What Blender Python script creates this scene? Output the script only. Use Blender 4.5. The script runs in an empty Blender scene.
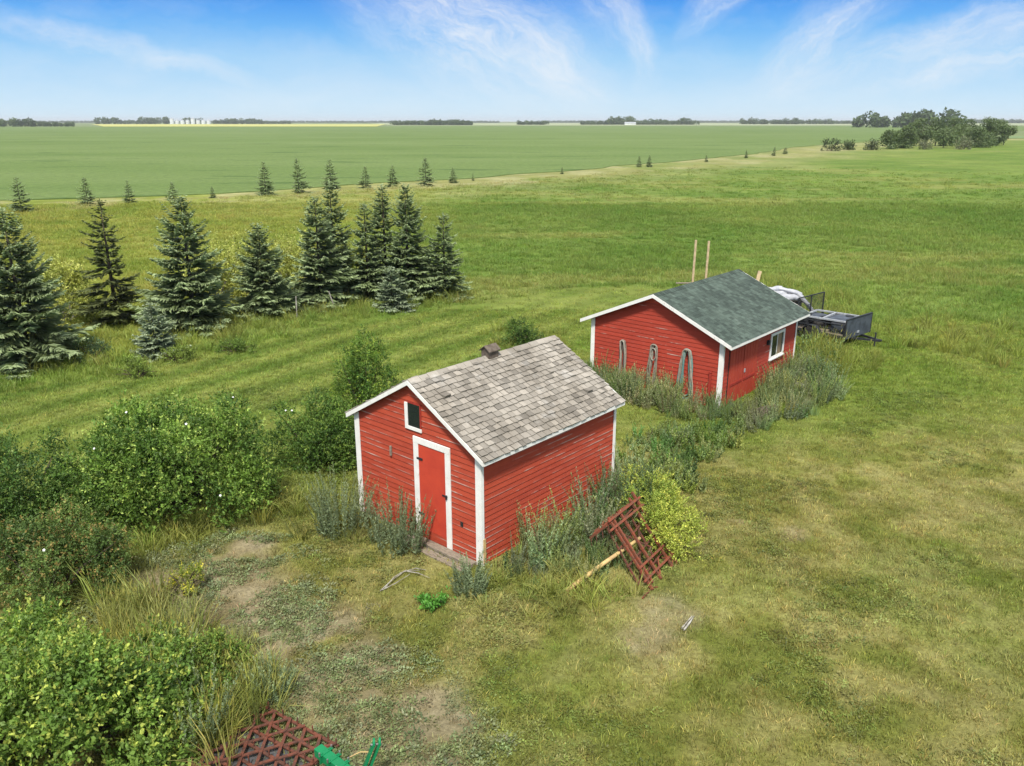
import bpy, math, random
import numpy as np
from mathutils import Vector, Matrix, Euler
R = math.radians
rng = np.random.default_rng(7)
random.seed(7)
sc = bpy.context.scene
col = sc.collection

# ------------------------------------------------------------------ camera, sky, sun, exposure
CAM_H, PITCH, FPX = 8.5, R(17.72), 820.0
cam_d = bpy.data.cameras.new('camera'); cam = bpy.data.objects.new('camera', cam_d); col.objects.link(cam)
cam.location = (0, 0, CAM_H); cam.rotation_euler = (R(90) - PITCH, 0, 0)
cam_d.sensor_width = 36; cam_d.lens = FPX / 1024 * 36; cam_d.clip_start = .1; cam_d.clip_end = 60000
sc.camera = cam
SUN_EL, SUN_AZ = R(56), R(184)            # azimuth clockwise from +Y: behind the camera, a little to its left
sunvec = Vector((math.sin(SUN_AZ) * math.cos(SUN_EL), math.cos(SUN_AZ) * math.cos(SUN_EL), math.sin(SUN_EL)))
sd = bpy.data.lights.new('sun', 'SUN'); so = bpy.data.objects.new('sun', sd); col.objects.link(so)
sd.energy = 3.3; sd.angle = R(7); sd.color = (1, .955, .88)
so.rotation_euler = (-sunvec).to_track_quat('-Z', 'Y').to_euler(); so.location = (0, -20, 40)
sc.view_settings.view_transform = 'Standard'; sc.view_settings.look = 'None'
sc.view_settings.exposure = 0.7; sc.view_settings.gamma = 1
sc.cycles.max_bounces = 6; sc.cycles.diffuse_bounces = 3; sc.cycles.glossy_bounces = 2
sc.cycles.transmission_bounces = 4; sc.cycles.transparent_max_bounces = 6; sc.cycles.volume_bounces = 0
sc.cycles.use_denoising = True; sc.cycles.caustics_reflective = False; sc.cycles.caustics_refractive = False

def build_world():
    w = bpy.data.worlds.new('World'); sc.world = w; w.use_nodes = True
    nt = w.node_tree; N = nt.nodes; L = nt.links
    bg = N['Background']; bg.inputs['Strength'].default_value = 0.125
    sky = N.new('ShaderNodeTexSky'); sky.sky_type = 'NISHITA'; sky.sun_disc = False
    sky.sun_elevation = SUN_EL; sky.sun_rotation = SUN_AZ
    sky.air_density = 1.0; sky.dust_density = 0.3; sky.ozone_density = 2.5
    tc = N.new('ShaderNodeTexCoord'); sep = N.new('ShaderNodeSeparateXYZ'); L.new(tc.outputs['Generated'], sep.inputs[0])
    # clear blue a few degrees up, pale towards the horizon, the physical sky above
    ramp = N.new('ShaderNodeValToRGB'); L.new(sep.outputs['Z'], ramp.inputs[0])
    cr = ramp.color_ramp
    k = bg.inputs['Strength'].default_value * 2 ** sc.view_settings.exposure
    def lin(c): return tuple((((q / 255 + .055) / 1.055) ** 2.4) / k for q in c) + (1,)
    for i, (p, c) in enumerate(SKY_STOPS):
        e = cr.elements[i] if i < 2 else cr.elements.new(p)
        e.position = p; e.color = lin(c)
    up = N.new('ShaderNodeMapRange'); up.interpolation_type = 'SMOOTHSTEP'; up.inputs[1].default_value = .15; up.inputs[2].default_value = .32
    L.new(sep.outputs['Z'], up.inputs[0])
    clear = N.new('ShaderNodeMix'); clear.data_type = 'RGBA'
    L.new(up.outputs[0], clear.inputs[0]); L.new(ramp.outputs[0], clear.inputs[6]); L.new(sky.outputs[0], clear.inputs[7])
    # cirrus: fibrous wisps, each with its own place, direction and length in the sky
    def math2(op, a, b=0.):
        m = N.new('ShaderNodeMath'); m.operation = op
        for i, v in enumerate((a, b)):
            if isinstance(v, (int, float)): m.inputs[i].default_value = v
            else: L.new(v, m.inputs[i])
        return m.outputs[0]
    az = math2('ARCTAN2', sep.outputs['X'], sep.outputs['Y'])
    cmb = N.new('ShaderNodeCombineXYZ'); L.new(az, cmb.inputs[0]); L.new(sep.outputs['Z'], cmb.inputs[1])
    def noise(vec, scale, detail, rough=.6, dist=0.):
        nz = N.new('ShaderNodeTexNoise'); L.new(vec, nz.inputs['Vector']); nz.inputs['Scale'].default_value = scale
        nz.inputs['Detail'].default_value = detail; nz.inputs['Roughness'].default_value = rough; nz.inputs['Distortion'].default_value = dist
        return nz
    wn = noise(cmb.outputs[0], 11, 6, .6)
    sub = N.new('ShaderNodeVectorMath'); sub.operation = 'SUBTRACT'; L.new(wn.outputs['Color'], sub.inputs[0]); sub.inputs[1].default_value = (.5, .5, .5)
    scl = N.new('ShaderNodeVectorMath'); scl.operation = 'SCALE'; L.new(sub.outputs[0], scl.inputs[0]); scl.inputs['Scale'].default_value = .06
    wp = N.new('ShaderNodeVectorMath'); wp.operation = 'ADD'; L.new(cmb.outputs[0], wp.inputs[0]); L.new(scl.outputs[0], wp.inputs[1])
    total = None
    for i, (u, v, ang, ha, hb, wt) in enumerate(WISPS):
        hb *= 1.3; ha *= 1.1
        mp = N.new('ShaderNodeMapping'); mp.vector_type = 'TEXTURE'; L.new(wp.outputs[0], mp.inputs[0])
        mp.inputs['Location'].default_value = (u, v, 0); mp.inputs['Rotation'].default_value = (0, 0, R(ang)); mp.inputs['Scale'].default_value = (ha, hb, 1)
        ln = N.new('ShaderNodeVectorMath'); ln.operation = 'LENGTH'; L.new(mp.outputs[0], ln.inputs[0])
        mr = N.new('ShaderNodeMapRange'); mr.interpolation_type = 'SMOOTHSTEP'; mr.inputs[1].default_value = 1.15; mr.inputs[2].default_value = .1
        L.new(ln.outputs['Value'], mr.inputs[0])
        m2 = N.new('ShaderNodeMapping'); L.new(mp.outputs[0], m2.inputs[0]); m2.inputs['Location'].default_value = (i * 3.7, i * 1.9, 0)
        m2.inputs['Scale'].default_value = (ha * 13, hb * 46, 1)
        fb = noise(m2.outputs[0], 1.0, 9, .68, .5)
        fr = N.new('ShaderNodeMapRange'); fr.inputs[1].default_value = .2; fr.inputs[2].default_value = .72; L.new(fb.outputs[0], fr.inputs[0])
        fine = noise(m2.outputs[0], 3.7, 8, .7, .8); f2 = N.new('ShaderNodeMapRange'); f2.inputs[1].default_value = .3; f2.inputs[2].default_value = .66; f2.inputs[3].default_value = .55; L.new(fine.outputs[0], f2.inputs[0])
        c = math2('MULTIPLY', math2('MULTIPLY', math2('MULTIPLY', mr.outputs[0], fr.outputs[0]), f2.outputs[0]), wt)
        total = c if total is None else math2('SUBTRACT', math2('ADD', total, c), math2('MULTIPLY', total, c))
    vm = N.new('ShaderNodeMapping'); L.new(wp.outputs[0], vm.inputs[0]); vm.inputs['Scale'].default_value = (3, 11, 1); vm.inputs['Rotation'].default_value = (0, 0, R(12))
    vn = noise(vm.outputs[0], 1.3, 5, .6); vr = N.new('ShaderNodeMapRange'); vr.inputs[1].default_value = .45; vr.inputs[2].default_value = .8; vr.inputs[4].default_value = .3
    L.new(vn.outputs[0], vr.inputs[0]); total = math2('MAXIMUM', total, vr.outputs[0])
    top = N.new('ShaderNodeMapRange'); top.inputs[1].default_value = .18; top.inputs[2].default_value = .42; top.inputs[4].default_value = .88; L.new(sep.outputs['Z'], top.inputs[0])
    cl = math2('MINIMUM', math2('MAXIMUM', total, top.outputs[0]), .96)      # a broad thin white sheet overhead
    mixc = N.new('ShaderNodeMix'); mixc.data_type = 'RGBA'
    L.new(cl, mixc.inputs[0]); L.new(clear.outputs[2], mixc.inputs[6]); mixc.inputs[7].default_value = lin((247, 249, 252))
    L.new(mixc.outputs[2], bg.inputs['Color'])
SKY_STOPS = [(0.0, (214, 238, 252)), (.2, (58, 138, 232)), (.023, (200, 231, 252)), (.066, (155, 209, 250)), (.098, (112, 184, 248)), (.127, (76, 157, 242))]
WISPS = [(-.055, .106, -24, .17, .070, 1.0), (.052, .066, -33, .085, .034, .75), (.113, .114, -48, .07, .026, .8), (.14, .080, -72, .06, .018, .5),
         (.225, .120, 35, .06, .018, .6), (.34, .088, 40, .10, .028, .75), (.445, .080, 17, .19, .018, .7), (.50, .060, 14, .17, .019, .75), (.52, .094, 17, .13, .016, .6),
         (-.45, .080, -12, .18, .016, .5), (-.365, .064, -14, .10, .015, .5), (-.8, .1, 10, .2, .03, .7), (.85, .1, 10, .2, .03, .7)]
build_world()

# ------------------------------------------------------------------ numeric helpers
def s2l(c):
    c = np.asarray(c, float) / 255.
    return np.where(c <= .04045, c / 12.92, ((c + .055) / 1.055) ** 2.4)
KEXP = 1.8
def alb(r, g, b, k=KEXP): return s2l((r, g, b)) / k     # real base colour of a surface seen as (r,g,b) in full light
_cp, _sp = math.cos(PITCH), math.sin(PITCH)
def gnd(u, v, z=0.):                                     # where the line of sight of a pixel meets height z
    x = (u - 512) / FPX; q = (v - 383) / FPX
    f, d = _cp - q * _sp, _sp + q * _cp
    t = (CAM_H - z) / d
    return np.array([x * t, f * t, z])
def poly(*px): return np.array([gnd(u, v)[:2] for u, v in px])
def _hash(ix, iy, seed):
    h = (ix * 374761393 + iy * 668265263 + seed * 974634777) & 0xffffffff
    h = ((h ^ (h >> 13)) * 1274126177) & 0xffffffff
    return ((h ^ (h >> 16)) & 0xffff) / 65535.
def vnoise(x, y, seed=0):
    x = np.asarray(x, float); y = np.asarray(y, float)
    ix = np.floor(x).astype(np.int64); iy = np.floor(y).astype(np.int64)
    fx = x - ix; fy = y - iy; fx = fx * fx * (3 - 2 * fx); fy = fy * fy * (3 - 2 * fy)
    a = _hash(ix, iy, seed); b = _hash(ix + 1, iy, seed); c_ = _hash(ix, iy + 1, seed); d = _hash(ix + 1, iy + 1, seed)
    return (a * (1 - fx) + b * fx) * (1 - fy) + (c_ * (1 - fx) + d * fx) * fy
def fbm(x, y, seed=0, o=4):
    s = 0; a = .5; t = 0
    for i in range(o):
        s = s + a * vnoise(np.asarray(x) * 2 ** i + 17.3 * i, np.asarray(y) * 2 ** i - 9.1 * i, seed + i); t += a; a *= .5
    return s / t
def sdist(x, y, P):                                      # signed distance, positive inside
    x = np.asarray(x, float); y = np.asarray(y, float)
    d = np.full(x.shape, 1e18); ins = np.zeros(x.shape, bool); n = len(P)
    for i in range(n):
        ax, ay = P[i]; bx, by = P[(i + 1) % n]; ex, ey = bx - ax, by - ay
        t = np.clip(((x - ax) * ex + (y - ay) * ey) / (ex * ex + ey * ey + 1e-12), 0, 1)
        d = np.minimum(d, (x - ax - t * ex) ** 2 + (y - ay - t * ey) ** 2)
        cnd = (ay > y) != (by > y)
        with np.errstate(divide='ignore', invalid='ignore'):
            xi = ax + (y - ay) / (by - ay + 1e-15) * ex
        ins ^= cnd & (x < xi)
    d = np.sqrt(d); return np.where(ins, d, -d)
def sstep(a, b, v): t = np.clip((v - a) / (b - a), 0, 1); return t * t * (3 - 2 * t)
def lerp(a, b, t): return a + (b - a) * t

# ------------------------------------------------------------------ object helpers
def tag(o, label=None, cat=None, group=None, kind=None):
    if label: o['label'] = label
    if cat: o['category'] = cat
    if group: o['group'] = group
    if kind: o['kind'] = kind
    return o
def empty(name, loc=(0, 0, 0), rz=0., label=None, cat=None, group=None):
    o = bpy.data.objects.new(name, None); col.objects.link(o); o.empty_display_size = .3
    o.location = loc; o.rotation_euler = (0, 0, rz); return tag(o, label, cat, group)
def np_mesh(name, V, Fq, mats, colors=None, smooth=False, link=True, parent=None, fvar=None):
    """V (n,3); Fq (m,k) one face size"""
    me = bpy.data.meshes.new(name); V = np.asarray(V, np.float32); Fq = np.asarray(Fq, np.int32)
    me.vertices.add(len(V)); me.vertices.foreach_set('co', V.ravel())
    m, k = Fq.shape
    me.loops.add(m * k); me.loops.foreach_set('vertex_index', Fq.ravel())
    me.polygons.add(m); me.polygons.foreach_set('loop_start', np.arange(0, m * k, k, dtype=np.int32))
    me.update(calc_edges=True)
    if smooth: me.polygons.foreach_set('use_smooth', np.ones(m, bool))
    if colors is not None:
        a = me.attributes.new('tint', 'FLOAT_COLOR', 'POINT'); c4 = np.ones((len(V), 4), np.float32); c4[:, :3] = colors
        a.data.foreach_set('color', c4.ravel())
    for mt in (mats if isinstance(mats, (list, tuple)) else [mats]): me.materials.append(mt)
    o = bpy.data.objects.new(name, me)
    if link: col.objects.link(o)
    if parent: o.parent = parent
    return o
def dup(root, loc, rz=0., scale=(1, 1, 1), label=None, group=None):
    r = root.copy(); col.objects.link(r); r.location = loc; r.rotation_euler = (0, 0, rz); r.scale = scale
    if label: r['label'] = label
    if group: r['group'] = group
    for ch in list(root.children):
        c_ = ch.copy(); col.objects.link(c_); c_.parent = r
        for g in ch.children:
            d = g.copy(); col.objects.link(d); d.parent = c_
    return r
class MB:
    """collects boxes, bars, tubes; build() links them as one mesh"""
    def __init__(s): s.V = []; s.F = []; s.T = []
    def add(s, vs, fs, t=1.):
        n = len(s.V); s.V += [tuple(v) for v in vs]; s.F += [[n + i for i in f] for f in fs]; s.T += [t] * len(vs)
    def box(s, lo, hi, M=None, t=1.):
        x0, y0, z0 = lo; x1, y1, z1 = hi
        vs = [Vector(p) for p in ((x0, y0, z0), (x1, y0, z0), (x1, y1, z0), (x0, y1, z0), (x0, y0, z1), (x1, y0, z1), (x1, y1, z1), (x0, y1, z1))]
        if M is not None: vs = [M @ v for v in vs]
        s.add(vs, [(0, 3, 2, 1), (4, 5, 6, 7), (0, 1, 5, 4), (1, 2, 6, 5), (2, 3, 7, 6), (3, 0, 4, 7)], t); return s
    def beam(s, a, b, w, h, up=(0, 0, 1), t=1.):        # rectangular bar from a to b
        a, b = Vector(a), Vector(b); d = b - a; L = d.length; d.normalize(); u = Vector(up)
        if abs(d.dot(u)) > .97: u = Vector((1, 0, 0))
        sx = d.cross(u).normalized(); uz = sx.cross(d)
        M = Matrix((sx, d, uz)).transposed().to_4x4(); M.translation = a
        return s.box((-w / 2, 0, -h / 2), (w / 2, L, h / 2), M, t)
    def tube(s, pts, r, n=7, cap=True, t=1.):
        pts = [Vector(p) for p in pts]; rs = r if isinstance(r, (list, tuple)) else [r] * len(pts)
        n0 = len(s.V); prev = None
        for i, p in enumerate(pts):
            d = (pts[min(i + 1, len(pts) - 1)] - pts[max(i - 1, 0)]).normalized()
            if prev is None:
                a = d.orthogonal().normalized()
            else:
                a = (prev - d * prev.dot(d)).normalized()
            prev = a; b = d.cross(a)
            for k in range(n):
                an = 2 * math.pi * k / n; s.V.append(tuple(p + (a * math.cos(an) + b * math.sin(an)) * rs[i])); s.T.append(t)
        for i in range(len(pts) - 1):
            for k in range(n):
                q = n0 + i * n; s.F.append([q + k, q + (k + 1) % n, q + n + (k + 1) % n, q + n + k])
        if cap:
            s.F.append([n0 + k for k in range(n)][::-1]); s.F.append([n0 + (len(pts) - 1) * n + k for k in range(n)])
        return s
    def build(s, name, mat, parent=None, bevel=0., smooth=False):
        me = bpy.data.meshes.new(name); me.from_pydata(s.V, [], s.F); me.update()
        a = me.attributes.new('tint', 'FLOAT_COLOR', 'POINT')
        t = np.array(s.T if not s.T or not isinstance(s.T[0], (tuple, list)) else 0, float)
        c4 = np.ones((len(s.V), 4), np.float32)
        c4[:, :3] = t[:, None] if t.ndim else 1
        a.data.foreach_set('color', c4.ravel())
        me.materials.append(mat)
        if smooth: me.polygons.foreach_set('use_smooth', np.ones(len(me.polygons), bool))
        o = bpy.data.objects.new(name, me); col.objects.link(o)
        if parent: o.parent = parent
        if bevel:
            b = o.modifiers.new('bevel', 'BEVEL'); b.width = bevel; b.segments = 2; b.limit_method = 'ANGLE'
        return o

# ------------------------------------------------------------------ materials
class NT:
    def __init__(s, name):
        s.m = bpy.data.materials.new(name); s.m.use_nodes = True; s.nt = s.m.node_tree; s.N = s.nt.nodes; s.L = s.nt.links
        s.p = s.N['Principled BSDF']; s.p.inputs['Specular IOR Level'].default_value = .25; s.p.inputs['Roughness'].default_value = .8
    def n(s, t, **kw):
        x = s.N.new(t)
        for k, v in kw.items(): setattr(x, k, v)
        return x
    def set(s, sock, v):
        if hasattr(v, 'is_linked'): s.L.new(v, sock)
        elif isinstance(v, (tuple, list, np.ndarray)):
            v = tuple(float(q) for q in v); sock.default_value = (*v, 1) if len(sock.default_value) == 4 and len(v) == 3 else v
        else: sock.default_value = v
    def attr(s, name='tint', inst=False):
        a = s.n('ShaderNodeAttribute'); a.attribute_name = name; a.attribute_type = 'INSTANCER' if inst else 'GEOMETRY'; return a.outputs['Color']
    def coord(s, kind='Object', scale=(1, 1, 1), rot=(0, 0, 0), loc=(0, 0, 0)):
        t = s.n('ShaderNodeTexCoord'); m = s.n('ShaderNodeMapping'); s.L.new(t.outputs[kind], m.inputs[0])
        m.inputs['Scale'].default_value = scale; m.inputs['Rotation'].default_value = rot; m.inputs['Location'].default_value = loc
        return m.outputs[0]
    def wpos(s):
        return s.n('ShaderNodeNewGeometry').outputs['Position']
    def noise(s, vec, scale, detail=4, rough=.55, dist=0.):
        x = s.n('ShaderNodeTexNoise'); s.L.new(vec, x.inputs['Vector'])
        x.inputs['Scale'].default_value = scale; x.inputs['Detail'].default_value = detail; x.inputs['Roughness'].default_value = rough
        x.inputs['Distortion'].default_value = dist; return x.outputs[0]
    def math(s, op, a, b=0., c_=None):
        m = s.n('ShaderNodeMath'); m.operation = op; s.set(m.inputs[0], a); s.set(m.inputs[1], b)
        if c_ is not None: s.set(m.inputs[2], c_)
        return m.outputs[0]
    def rng(s, v, a, b, c_=0., d=1., smooth=True):
        m = s.n('ShaderNodeMapRange'); m.interpolation_type = 'SMOOTHSTEP' if smooth else 'LINEAR'
        s.set(m.inputs[0], v); m.inputs[1].default_value = a; m.inputs[2].default_value = b; m.inputs[3].default_value = c_; m.inputs[4].default_value = d
        return m.outputs[0]
    def mix(s, f, a, b, mode='MIX'):
        m = s.n('ShaderNodeMix'); m.data_type = 'RGBA'; m.blend_type = mode
        s.set(m.inputs[0], f); s.set(m.inputs[6], a); s.set(m.inputs[7], b); return m.outputs[2]
    def bump(s, h, strength=.3, dist=.02):
        b = s.n('ShaderNodeBump'); b.inputs['Strength'].default_value = strength; b.inputs['Distance'].default_value = dist
        s.set(b.inputs['Height'], h); s.L.new(b.outputs[0], s.p.inputs['Normal']); return b
    def base(s, c_): s.set(s.p.inputs['Base Color'], c_); return s
    def rough(s, r): s.set(s.p.inputs['Roughness'], r); return s

def simple(name, c1, c2=None, scale=8., rough=.7, bump=.15, metal=0., stretch=(1, 1, 1), lo=.35, hi=.65):
    t = NT(name); v = t.coord('Object', stretch); n_ = t.noise(v, scale, 6)
    if c2 is None: c2 = tuple(np.array(c1) * .75)
    c_ = t.mix(t.rng(n_, lo, hi), c1, c2)
    c_ = t.mix(1, c_, t.attr(), 'MULTIPLY') if False else c_
    t.base(c_).rough(t.rng(n_, .3, .7, rough - .08, rough + .08)); t.p.inputs['Metallic'].default_value = metal
    if bump: t.bump(t.noise(v, scale * 4, 4), bump, .01)
    return t.m
def leaf_mat(name, inst=False, transl=.28, rough=.55):
    t = NT(name)
    c_ = t.attr('tint', inst)
    if inst: c_ = t.mix(1, c_, t.attr('tint', False), 'MULTIPLY')
    t.base(c_).rough(rough); t.p.inputs['Specular IOR Level'].default_value = .3
    tr = t.n('ShaderNodeBsdfTranslucent'); t.set(tr.inputs[0], t.mix(1, c_, (1.25, 1.25, .6), 'MULTIPLY'))
    ms = t.n('ShaderNodeMixShader'); ms.inputs[0].default_value = transl
    t.L.new(t.p.outputs[0], ms.inputs[1]); t.L.new(tr.outputs[0], ms.inputs[2]); t.L.new(ms.outputs[0], t.N['Material Output'].inputs['Surface'])
    return t.m
M = {}
M['leaf'] = leaf_mat('leaf'); M['leaf_i'] = leaf_mat('leaf_scattered', True)
M['grass_i'] = leaf_mat('grass_blades', True, .25, .6)
M['needle'] = leaf_mat('spruce_needles', False, .1, .6)
M['bark'] = simple('bark', (.11, .085, .06), (.05, .04, .03), 14, .9, .5, stretch=(1, 1, .25))
M['pale_bark'] = simple('pale_bark', (.42, .4, .35), (.2, .18, .15), 10, .9, .3)
def white_paint():
    t = NT('white_paint'); v = t.coord('Object', (1, 1, .35)); n_ = t.noise(v, 26, 6, .6); big = t.noise(t.coord(), 1.7, 3)
    worn = t.math('MULTIPLY', t.rng(n_, .57, .66), t.rng(big, .5, .72))
    c_ = t.mix(t.rng(t.noise(t.coord(), 5, 4), .3, .7), (.84, .82, .78), (.76, .74, .69))
    t.base(t.mix(worn, c_, (.36, .31, .26))).rough(.6); t.bump(n_, .15, .005); return t.m
M['white'] = white_paint()
def siding(name, red1, red2, pitch, wear, zoff=0.):
    """clapboards painted red, paint worn off along the lower board edges in streaks"""
    t = NT(name); tc = t.n('ShaderNodeTexCoord'); sp = t.n('ShaderNodeSeparateXYZ'); t.L.new(tc.outputs['Object'], sp.inputs[0])
    along = t.math('ADD', sp.outputs[0], sp.outputs[1]); zr = t.math('DIVIDE', sp.outputs[2], pitch)
    row = t.math('FLOOR', zr); fr = t.math('FRACT', zr)
    def vec(a, b, off=0.):
        c_ = t.n('ShaderNodeCombineXYZ'); t.set(c_.inputs[0], t.math('MULTIPLY', along, a)); t.set(c_.inputs[1], t.math('MULTIPLY_ADD', row, b, off)); return c_.outputs[0]
    def vecz(a, b, off=0.):
        c_ = t.n('ShaderNodeCombineXYZ'); t.set(c_.inputs[0], t.math('MULTIPLY', along, a)); t.set(c_.inputs[1], t.math('MULTIPLY_ADD', sp.outputs[2], b, off)); return c_.outputs[0]
    tone = t.noise(vec(.55, 9.37, 3.), 1., 3)                       # each board fades on its own
    c_ = t.mix(t.rng(tone, .3, .7), red1, red2)
    c_ = t.mix(t.math('MULTIPLY', t.rng(t.noise(vecz(2.2, 14., 7.), 1.5, 5), .45, .75), .45), c_, np.array(red1) * 1.12 + .02)
    edge = t.math('SUBTRACT', 1., t.rng(fr, .08, .26))
    streak = t.rng(t.noise(vec(.62, 5.71), 1.3, 6, .62), .50 - wear, .62 - wear)
    regional = t.rng(t.noise(vecz(.45, .8, 1.), 1.3, 3), .34, .62)
    w1 = t.math('MULTIPLY', t.math('MULTIPLY', edge, streak), regional)
    flake = t.rng(t.noise(vecz(9., 46., 11.), 1.4, 5, .65), .66 - wear * .6, .75 - wear * .6)
    w2 = t.math('MULTIPLY', t.math('MULTIPLY', flake, t.rng(t.noise(vecz(.6, 1.6, 5.), 1.4, 3), .5, .7)), .75)
    worn = t.math('MINIMUM', t.math('ADD', w1, w2), .85)
    pale = t.mix(t.rng(t.noise(vecz(5., 20., 2.), 1., 4), .35, .65), (.56, .42, .36), (.40, .22, .17))
    c_ = t.mix(worn, c_, pale)
    t.base(c_).rough(.75); t.bump(t.noise(vecz(6., 90., 0.), 1., 4), .2, .004)
    return t.m
def shingle_mat(name, cols, scl, grain, gr_amt):
    """colour per shingle comes from the tint attribute; grain and weather streaks here"""
    t = NT(name); v = t.coord('Object'); a = t.attr()
    n1 = t.noise(v, scl, 4); n2 = t.noise(v, grain, 5, .7)
    c_ = t.mix(t.rng(n1, .35, .65), cols[0], cols[1])
    c_ = t.mix(t.math('MULTIPLY', t.rng(t.noise(t.coord('Object', loc=(5, 3, 1)), scl * 2.3, 4), .55, .7), .6), c_, cols[2])
    c_ = t.mix(1, c_, a, 'MULTIPLY')
    c_ = t.mix(gr_amt, c_, t.mix(n2, (.45, .45, .45), (1.6, 1.6, 1.6)), 'MULTIPLY')
    t.base(c_).rough(.9); t.bump(n2, .3, .006); return t.m
M['cedar'] = shingle_mat('weathered_cedar', ((.295, .268, .228), (.225, .20, .165), (.38, .36, .325)), .9, 60, .7)
M['asphalt'] = shingle_mat('green_asphalt', ((.070, .095, .077), (.054, .074, .061), (.094, .122, .10)), 1.0, 120, .6)
M['red_granary'] = siding('red_clapboard_worn', (.43, .066, .031), (.35, .051, .026), .118, .035)
M['red_workshop'] = siding('red_clapboard', (.40, .052, .029), (.335, .044, .025), .13, -.035)
M['red_door'] = simple('red_door_paint', (.56, .068, .036), (.48, .054, .031), 3, .55, .08, lo=.3, hi=.75)
M['red_plank'] = simple('red_plank_paint', (.36, .042, .026), (.28, .032, .022), 6, .7, .2, stretch=(1, 1, .15))
M['old_wood'] = simple('old_wood', (.30, .25, .19), (.17, .14, .11), 9, .9, .5, stretch=(1, 6, 6))
M['roof_deck'] = simple('dark_roof_deck', (.07, .06, .05), (.045, .04, .035), 9, .9, .3)
M['pole_wood'] = simple('peeled_pole', (.62, .43, .18), (.44, .30, .14), 7, .75, .2)
M['lumber'] = simple('lumber', (.55, .43, .25), (.42, .32, .19), 8, .8, .2)
M['rust'] = simple('rusty_red_steel', (.23, .058, .030), (.13, .060, .036), 12, .75, .35, metal=.1)
M['rust_old'] = simple('rust_brown_steel', (.17, .056, .034), (.085, .042, .030), 12, .8, .35, metal=.1)
M['green_paint'] = simple('green_enamel', (.008, .21, .075), (.01, .17, .065), 4, .4, .03, lo=.2, hi=.8)
M['steel'] = simple('bolt_steel', (.35, .35, .34), (.22, .2, .18), 20, .45, .1, metal=.7)
M['black_metal'] = simple('black_metal', (.022, .025, .03), (.035, .036, .04), 10, .55, .1)
M['slate_panel'] = simple('grey_blue_panel', (.075, .088, .11), (.045, .052, .065), 3, .5, .1)
M['pale_metal'] = simple('pale_grey_metal', (.42, .44, .45), (.26, .28, .30), 8, .5, .1)
M['tarp'] = simple('grey_tarp', (.47, .48, .50), (.34, .35, .38), 3, .6, .3)
M['dark_rubber'] = simple('dark_rubber', (.022, .021, .02), (.035, .033, .03), 10, .7, .2)
M['grey_mat'] = simple('grey_sheet', (.10, .10, .105), (.06, .058, .055), 5, .7, .3)
M['hose_grey'] = simple('grey_hose', (.30, .27, .21), (.22, .19, .15), 12, .6, .1)
M['hose_teal'] = simple('teal_hose', (.16, .30, .27), (.13, .24, .22), 12, .5, .1)
M['hose_pale'] = simple('pale_hose', (.36, .34, .28), (.27, .25, .20), 12, .5, .1)
M['hose_brown'] = simple('dark_rope', (.10, .07, .06), (.15, .12, .10), 12, .8, .1)
M['stone'] = simple('stone', (.42, .41, .38), (.28, .27, .25), 6, .9, .5)
M['vent_wood'] = simple('dark_vent_wood', (.15, .12, .095), (.09, .07, .055), 9, .9, .4)
M['door2'] = simple('barn_door_paint', (.44, .060, .032), (.38, .050, .028), 4, .7, .15, stretch=(1, 1, .15))
M['curtain'] = simple('curtain', (.30, .22, .13), (.22, .16, .10), 5, .9, .1, stretch=(6, 6, .5))
M['white_flower'] = simple('white_petal', (.80, .80, .78), (.74, .74, .70), 5, .6, 0)
M['bin_white'] = simple('white_steel', (.72, .73, .72), (.6, .61, .6), .3, .5, 0)
def glass():
    t = NT('window_glass'); t.base((.018, .024, .022)).rough(.12); t.p.inputs['Specular IOR Level'].default_value = .5; return t.m
M['glass'] = glass()
def mesh_screen():
    t = NT('wire_mesh'); t.base((.03, .033, .036)).rough(.5); return t.m
M['wire'] = mesh_screen()
#PART2
# ------------------------------------------------------------------ sheds' places
S1 = dict(x=-.602, y=14.51, yaw=-.721, w=3.759, l=4.496, hw=2.44, s=.573, oe=.19, og=.12)
S2 = dict(x=6.399, y=23.942, yaw=-.71, w=4.825, l=5.523, hw=2.24, s=.436, oe=.36, og=.22)
def loc(S, a, b, z=0.):                       # local: a across the gable end from its left corner, b into depth
    c, s = math.cos(S['yaw']), math.sin(S['yaw']); a = a - S['w']
    return np.array([S['x'] + a * c - b * s, S['y'] + a * s + b * c, z])
def rect(S, a0, a1, b0, b1): return np.array([loc(S, *p)[:2] for p in ((a0, b0), (a1, b0), (a1, b1), (a0, b1))])
F1, F2 = rect(S1, 0, S1['w'], 0, S1['l']), rect(S2, 0, S2['w'], 0, S2['l'])

# ------------------------------------------------------------------ ground zones (world polygons)
P_MOW = np.vstack([poly((0, 393), (120, 372), (240, 349), (340, 325), (470, 306), (560, 290), (640, 284), (760, 300), (880, 325), (950, 320), (1024, 332)),
                   [[60, 34], [60, -6], [-40, -6], [-40, 22]]])
P_DIRT = poly((95, 600), (150, 565), (230, 540), (275, 545), (320, 580), (375, 640), (440, 690), (485, 740), (470, 800), (300, 800), (270, 690), (190, 660), (130, 640))
P_EDGE = [(-400, 30), (-57.8, 86), (-36, 95), (-23, 108), (-8, 119), (8.4, 137), (25, 158), (42, 178), (60, 203), (76, 228), (101, 268), (140, 315), (200, 380), (420, 560)]
P_CROP = np.array([(-400, 30), (-57.8, 93), (-36, 103), (-23, 117), (-8, 130), (8.4, 148), (25, 172), (42, 194), (60, 222), (76, 250), (97, 292), (140, 350), (200, 430), (700, 1100), (1100, 1560), (-205, 1560), (-210, 1370), (-650, 1340), (-1800, 1300), (-1800, 30)])
P_CROPZ = np.array(P_EDGE + [(5000, 6000), (5000, 9000), (-5000, 9000), (-5000, 30)])
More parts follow.
